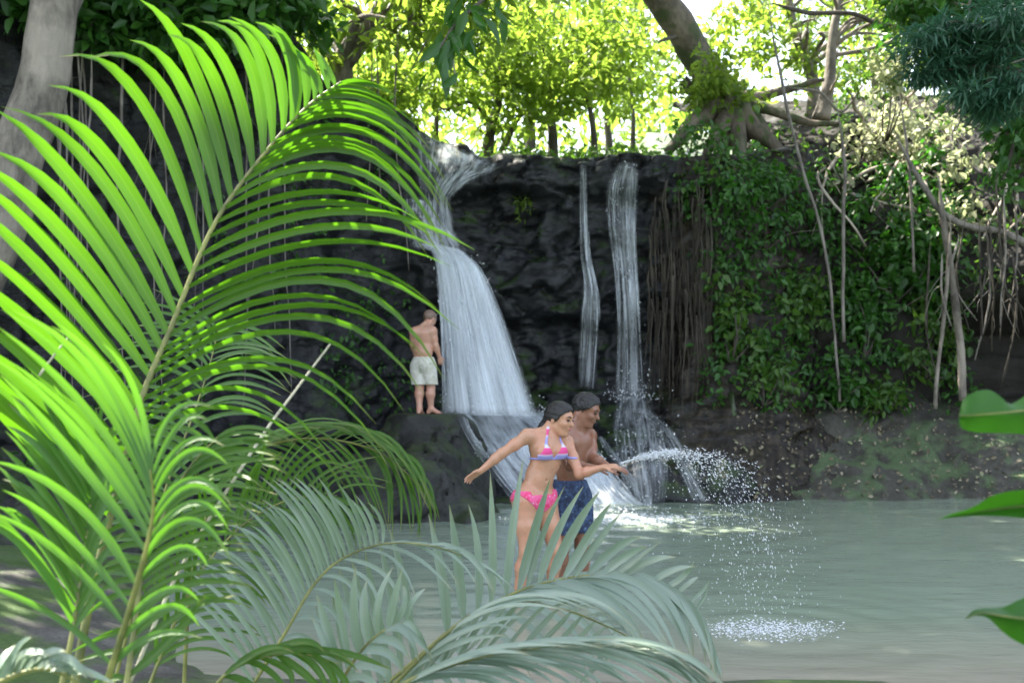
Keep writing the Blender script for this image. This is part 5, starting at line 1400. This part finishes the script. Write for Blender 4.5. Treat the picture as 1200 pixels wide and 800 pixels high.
def top(p):
    d = np.full(p.shape[:-1], 1.0)
    for b, r in zip(bre, (-1, 1)):
        o = p - b
        f, rr_, u = o @ F, (o @ R) * r, o @ Z3
        tri = np.maximum.reduce([-(rr_ + .062), -(u + .055), u * .62 + np.abs(rr_ - .006) - .043, -f])
        d = np.minimum(d, tri)
        apex = b + Z3 * .045 + R * .004 * r
        e_ = nek + R * .050 * r + Z3 * .045
        pf = p - ((p - apex) @ F)[..., None] * F; ef = e_ - ((e_ - apex) @ F) * F
        d = np.minimum(d, np.maximum(seg_d(pf, apex, ef, .0085), -((p - nek) @ F) - .02))
    o = p - (che - Z3 * .062)
    d = np.minimum(d, np.maximum(np.abs(o @ Z3) - .009, np.abs(o @ R) - .2))
    return d
s.F = body_only
cloth(s, 'bikini_top', top, .007, M['bikini'], woman, WO, (che - np.array([.3, .3, .16]), che + np.array([.3, .3, .30])))
def bot(p):
    o = p - pel
    f, rr_, u = o @ F, np.abs(o @ R), o @ Z3
    return np.maximum(u - .020 - .03 * (rr_ > .1), -(u + .115) + np.maximum(0, rr_ - .03) * np.where(f > 0, .95, .55))
cloth(s, 'bikini_bottom', bot, .008, M['bottom'], woman, WO, (pel - np.array([.3, .3, .2]), pel + np.array([.3, .3, .12])))

# ---- the man beside her
YM = 8.2
J = lambda x_, y_, dy=0.0: P(x_, y_, YM + dy)
F, R, Z3 = frames((0.62, -0.78, 0)); A3 = [F, R, Z3]
MO = np.array([*P(670, 690, YM)[:2], -0.12])
s = SDF(np.array([0.10, 7.65, -0.22]), np.array([0.98, 8.75, 1.72]), 0.0072)
pel, wai, che, nek = J(668, 576), J(669, 552), J(671, 524, -.02), J(676, 500, -.03)
s.ell(che + Z3 * .04, A3, (.115, .175, .13), .03)
for r in (-1, 1): s.ell(che + F * .06 + R * .07 * r + Z3 * .045, A3, (.05, .075, .055), .04)
s.ell(che - Z3 * .10, A3, (.10, .150, .13), .06)
s.ell(wai, A3, (.100, .142, .12), .06); s.ell(pel, A3, (.112, .155, .12), .05)
LS, RS = J(690, 511, .12), J(654, 508, -.14)
s.cone(RS, LS, .058, .058, .06)
s.cone(nek - Z3 * .04, nek + Z3 * .10 + F * .04, .064, .057, .03)
for q_ in (RS, LS): s.cone(q_ + Z3 * .01, nek + Z3 * .03, .045, .042, .06)
RE, RW = J(668, 545, -.30), J(700, 549, -.42)
LE, LW = J(694, 536, -.02), J(716, 549, -.22)
limb(s, RS, RE, RW, (.060, .052, .042, .043, .028))
limb(s, LS, LE, LW, (.060, .052, .042, .043, .028))
hand(s, RW, (0.9, .1, 0), (0, .3, -.9), (0, -1, .2), .5, 1.02); hand(s, LW, (0.9, -.35, 0), (0, .3, -.9), (0, -1, .2), .5, 1.02)
RH, LH = pel + R * .09 - Z3 * .05, pel - R * .09 - Z3 * .05
RK, RA = J(659, 641, -.08), np.array([*J(655, 688, .02)[:2], -.04])
LK, LA = J(682, 640, .03), np.array([*J(686, 688, .12)[:2], -.04])
legs = ((RH, RK, RA), (LH, LK, LA))
for h_, kn, an in legs:
    s.cone(h_, (h_ + kn) / 2, .098, .082, .05); s.cone((h_ + kn) / 2, kn, .082, .057, .03)
    cf = kn + (an - kn) * .30 - F * .015
    s.cone(kn, cf, .056, .061, .03); s.cone(cf, an, .061, .036, .04)
foot(s, RA, (0.5, -.85, 0), 1, 1); foot(s, LA, (0.8, -.6, 0), 1, -1)
q, HA = head(s, J(687, 481, -.04), (0.88, -0.40, -0.36), (0.30, -.12, 1), 1.10, False)
man = link('person', s.mesh('person', None, 2), M['skin_man'], None, MO)
tag(man, 'dark haired man in navy shorts standing close behind the woman', 'person')
face_bits(q, HA, 1.10, man, MO, M['lip_man'], M['hair_black'])
hair_mesh('hair', q, HA, 1.10, .005, (.002, .85, 0), [], 13, .012, M['hair_black'], man, MO, .016)
def shorts(name, mat, parent, org, pel, legs, hem, rise, r_hip, r_hem, h, A3, seed):
    t = SDF(pel - np.array([.4, .4, .75]), pel + np.array([.4, .4, .3]), h)
    t.ell(pel + A3[2] * .02, A3, (.140, r_hip, .16), .03)
    for h_, kn, an in legs:
        e = h_ + (kn - h_) * hem
        t.cone(h_, e, .118, r_hem, .05); t.cone(e, e + (kn - h_) * .15, r_hem, r_hem, .02)
    p = t.pts((slice(None),) * 3); o = (p - pel) @ A3[2]
    zh = max(((h_ + (kn - h_) * hem) - pel)[2] for h_, kn, an in legs)
    t.F = t.F + (0.012 * fbm(p * np.array([9, 9, 3.5]), 3, seed) + 0.006 * fbm(p * 26, 2, seed + 1)).astype(np.float32)
    t.F = np.maximum(t.F, np.maximum(o - rise, zh - o).astype(np.float32))
    return link(name, t.mesh(name, None, 1), mat, parent, org)
shorts('swim_shorts', M['navy'], man, MO, pel, legs, .72, .10, .165, .105, .008, A3, 4)

# ---- the man on the boulder, seen from behind
YB = 14.75; fz = 1.3
k = YB / 15.5
J = lambda x_, y_, dy=0.0: P(x_, y_, YB + dy)
for _ in range(1): pass
F, R, Z3 = frames((0.45, 0.89, 0)); A3 = [F, R, Z3]
ft = BV.ray_cast(Vector((*P(499, 483, YB)[:2], 2.4)), Vector((0, 0, -1)))[0]
gz_ = ft.z if ft else fz
BO = np.array([*P(499, 483, YB)[:2], gz_])
s = SDF(BO - np.array([.75, .65, .15]), BO + np.array([.75, .65, 1.85]), 0.0095)
pel, wai, che, nek = J(496, 426), J(495.5, 413), J(495.5, 396, .05), J(499, 383, .10)
s.ell(che, A3, (.120, .180, .15), .03); s.ell(che - Z3 * .11, A3, (.11, .155, .14), .06)
for r in (-1, 1): s.ell(che - F * .06 + R * .075 * r + Z3 * .03, A3, (.06, .08, .10), .05)
s.ell(wai, A3, (.112, .155, .12), .06); s.ell(pel, A3, (.120, .165, .13), .05)
LS, RS = J(485.5, 389.5, -.02), J(506.5, 388, -.04)
s.cone(LS, RS, .062, .062, .07)
HC = J(503.5, 374, .20)
s.cone(nek - Z3 * .03, HC - Z3 * .04 - F * .03, .068, .060, .04)
for q_ in (RS, LS): s.cone(q_ + Z3 * .01, nek + Z3 * .01, .050, .05, .07)
RE, RW = J(510.5, 405, -.02), J(515, 418, .06)
LE, LW = J(484, 404, .08), J(488, 417, .24)
limb(s, RS, RE, RW, (.062, .054, .044, .044, .029)); limb(s, LS, LE, LW, (.062, .054, .044, .044, .029))
hand(s, RW, J(517, 427, .10) - RW, (-.3, .9, 0), (.3, .8, 0), .45, 1.05); hand(s, LW, (0.3, .5, -.8), (.5, .5, 0), (.8, 0, 0), .4, 1.05)
RH, LH = pel + R * .095 - Z3 * .05, pel - R * .095 - Z3 * .05
def ank(x_, dy):
    p = P(x_, 480, YB + dy); h_ = BV.ray_cast(Vector((p[0], p[1], 2.4)), Vector((0, 0, -1)))[0]
    return np.array([p[0], p[1], (h_.z if h_ else gz_) + .085])
RA, LA = ank(505, .02), ank(491.5, -.06)
RK, LK = (RH + RA) / 2 + F * .03, (LH + LA) / 2 + F * .03
legs = ((RH, RK, RA), (LH, LK, LA))
for h_, kn, an in legs:
    s.cone(h_, (h_ + kn) / 2, .10, .085, .05); s.cone((h_ + kn) / 2, kn, .085, .060, .03)
    cf = kn + (an - kn) * .30 - F * .015
    s.cone(kn, cf, .058, .064, .03); s.cone(cf, an, .064, .038, .04)
foot(s, RA, (0.95, .1, 0), 1.05, 1); foot(s, LA, (.2, .95, 0), 1.05, -1)
q, HA = head(s, HC, (0.50, .70, -0.50), (0.45, .55, .75), 1.10, False)
man2 = link('person', s.mesh('person', None, 2), M['skin_pale'], None, BO)
tag(man2, 'man seen from behind in pale shorts standing on the boulder beside the fall', 'person')
hair_mesh('hair', q, HA, 1.10, .008, (.0, .85, 0), [], 23, .004, M['hair_short'], man2, BO, .006)
shorts('shorts', M['beige'], man2, BO, pel, legs, .86, .10, .180, .115, .010, A3, 7)

# ------------------------------------------------------------------ water flung from the woman's hand
g = np.random.default_rng(88)
st, vel = [], []
h0 = P(727, 543, 7.55)
def throw(v0, t):                                               # thrown water slowed by the air
    tau = 0.30; k = 1 - math.exp(-t / tau)
    return h0 + np.array([v0[0] * tau * k, v0[1] * tau * k, v0[2] * t - 4.9 * t * t]), np.array([v0[0] * (1 - k), v0[1] * (1 - k), v0[2] - 9.8 * t])
for _ in range(4600):
    sp_ = g.normal(1.03, 0.20) if g.random() < .85 else g.normal(.75, .25)
    v0 = np.array([3.9 * sp_ + g.normal(0, .10), -0.9 + g.normal(0, .5), 1.40 + g.normal(0, .11) - 0.20 * abs(g.normal())])
    t = 0.04 + g.random() ** 1.25 * 0.62
    q_, w_ = throw(v0, t)
    q_ = q_ + g.normal(0, 0.006 + 0.02 * t, 3)
    if q_[2] < 0.01: continue
    st.append(q_); vel.append(w_)
for _ in range(1500):                                           # the unbroken jet near the hand
    t = g.random() * 0.13
    q_, w_ = throw(np.array([3.9 + g.normal(0, .08), -.9, 1.42 + g.normal(0, .05)]), t)
    st.append(q_ + g.normal(0, .003 + .04 * t, 3)); vel.append(w_)
st, vel = np.array(st), np.array(vel)
tag(link('water_spray', drops(st, 0.0006, 0.0052, 90, vel), M['foam']), 'arc of water drops flung to the right from the woman', kind='stuff')
# where it lands: broken foam on the pool
fp = []
for _ in range(2200):
    a = P(915 + g.normal(0, 46), 738 + g.normal(0, 6), 1); Yq = CAM_Z / ((737 + g.normal(0, 5.5) - HOR) / FPX)
    px_ = 900 + (g.random() + g.random() - 1) * 95
    fp.append(((px_ - 600) / FPX * Yq, Yq, abs(g.normal(0, 0.012))))
fp = np.array(fp)
tag(link('foam', drops(fp * np.array([1, 1, .5]), 0.001, 0.0055, 91, np.tile([1.0, 0, 0], (len(fp), 1))), M['foam']), 'foam where the flung water lands on the pool', kind='stuff')
fp = []
for _ in range(2200):
    Yq = CAM_Z / ((603 + abs(g.normal(0, 5)) - HOR) / FPX); px_ = g.normal(720, 45)
    fp.append(((px_ - 600) / FPX * Yq, Yq - abs(g.normal(0, .15)), abs(g.normal(0, 0.01))))
fp = np.array(fp)
tag(link('foam', drops(fp, 0.002, 0.011, 92, np.tile([1.0, 0, 0], (len(fp), 1))), M['foam']), 'white foam at the foot of the lower falls', kind='stuff')
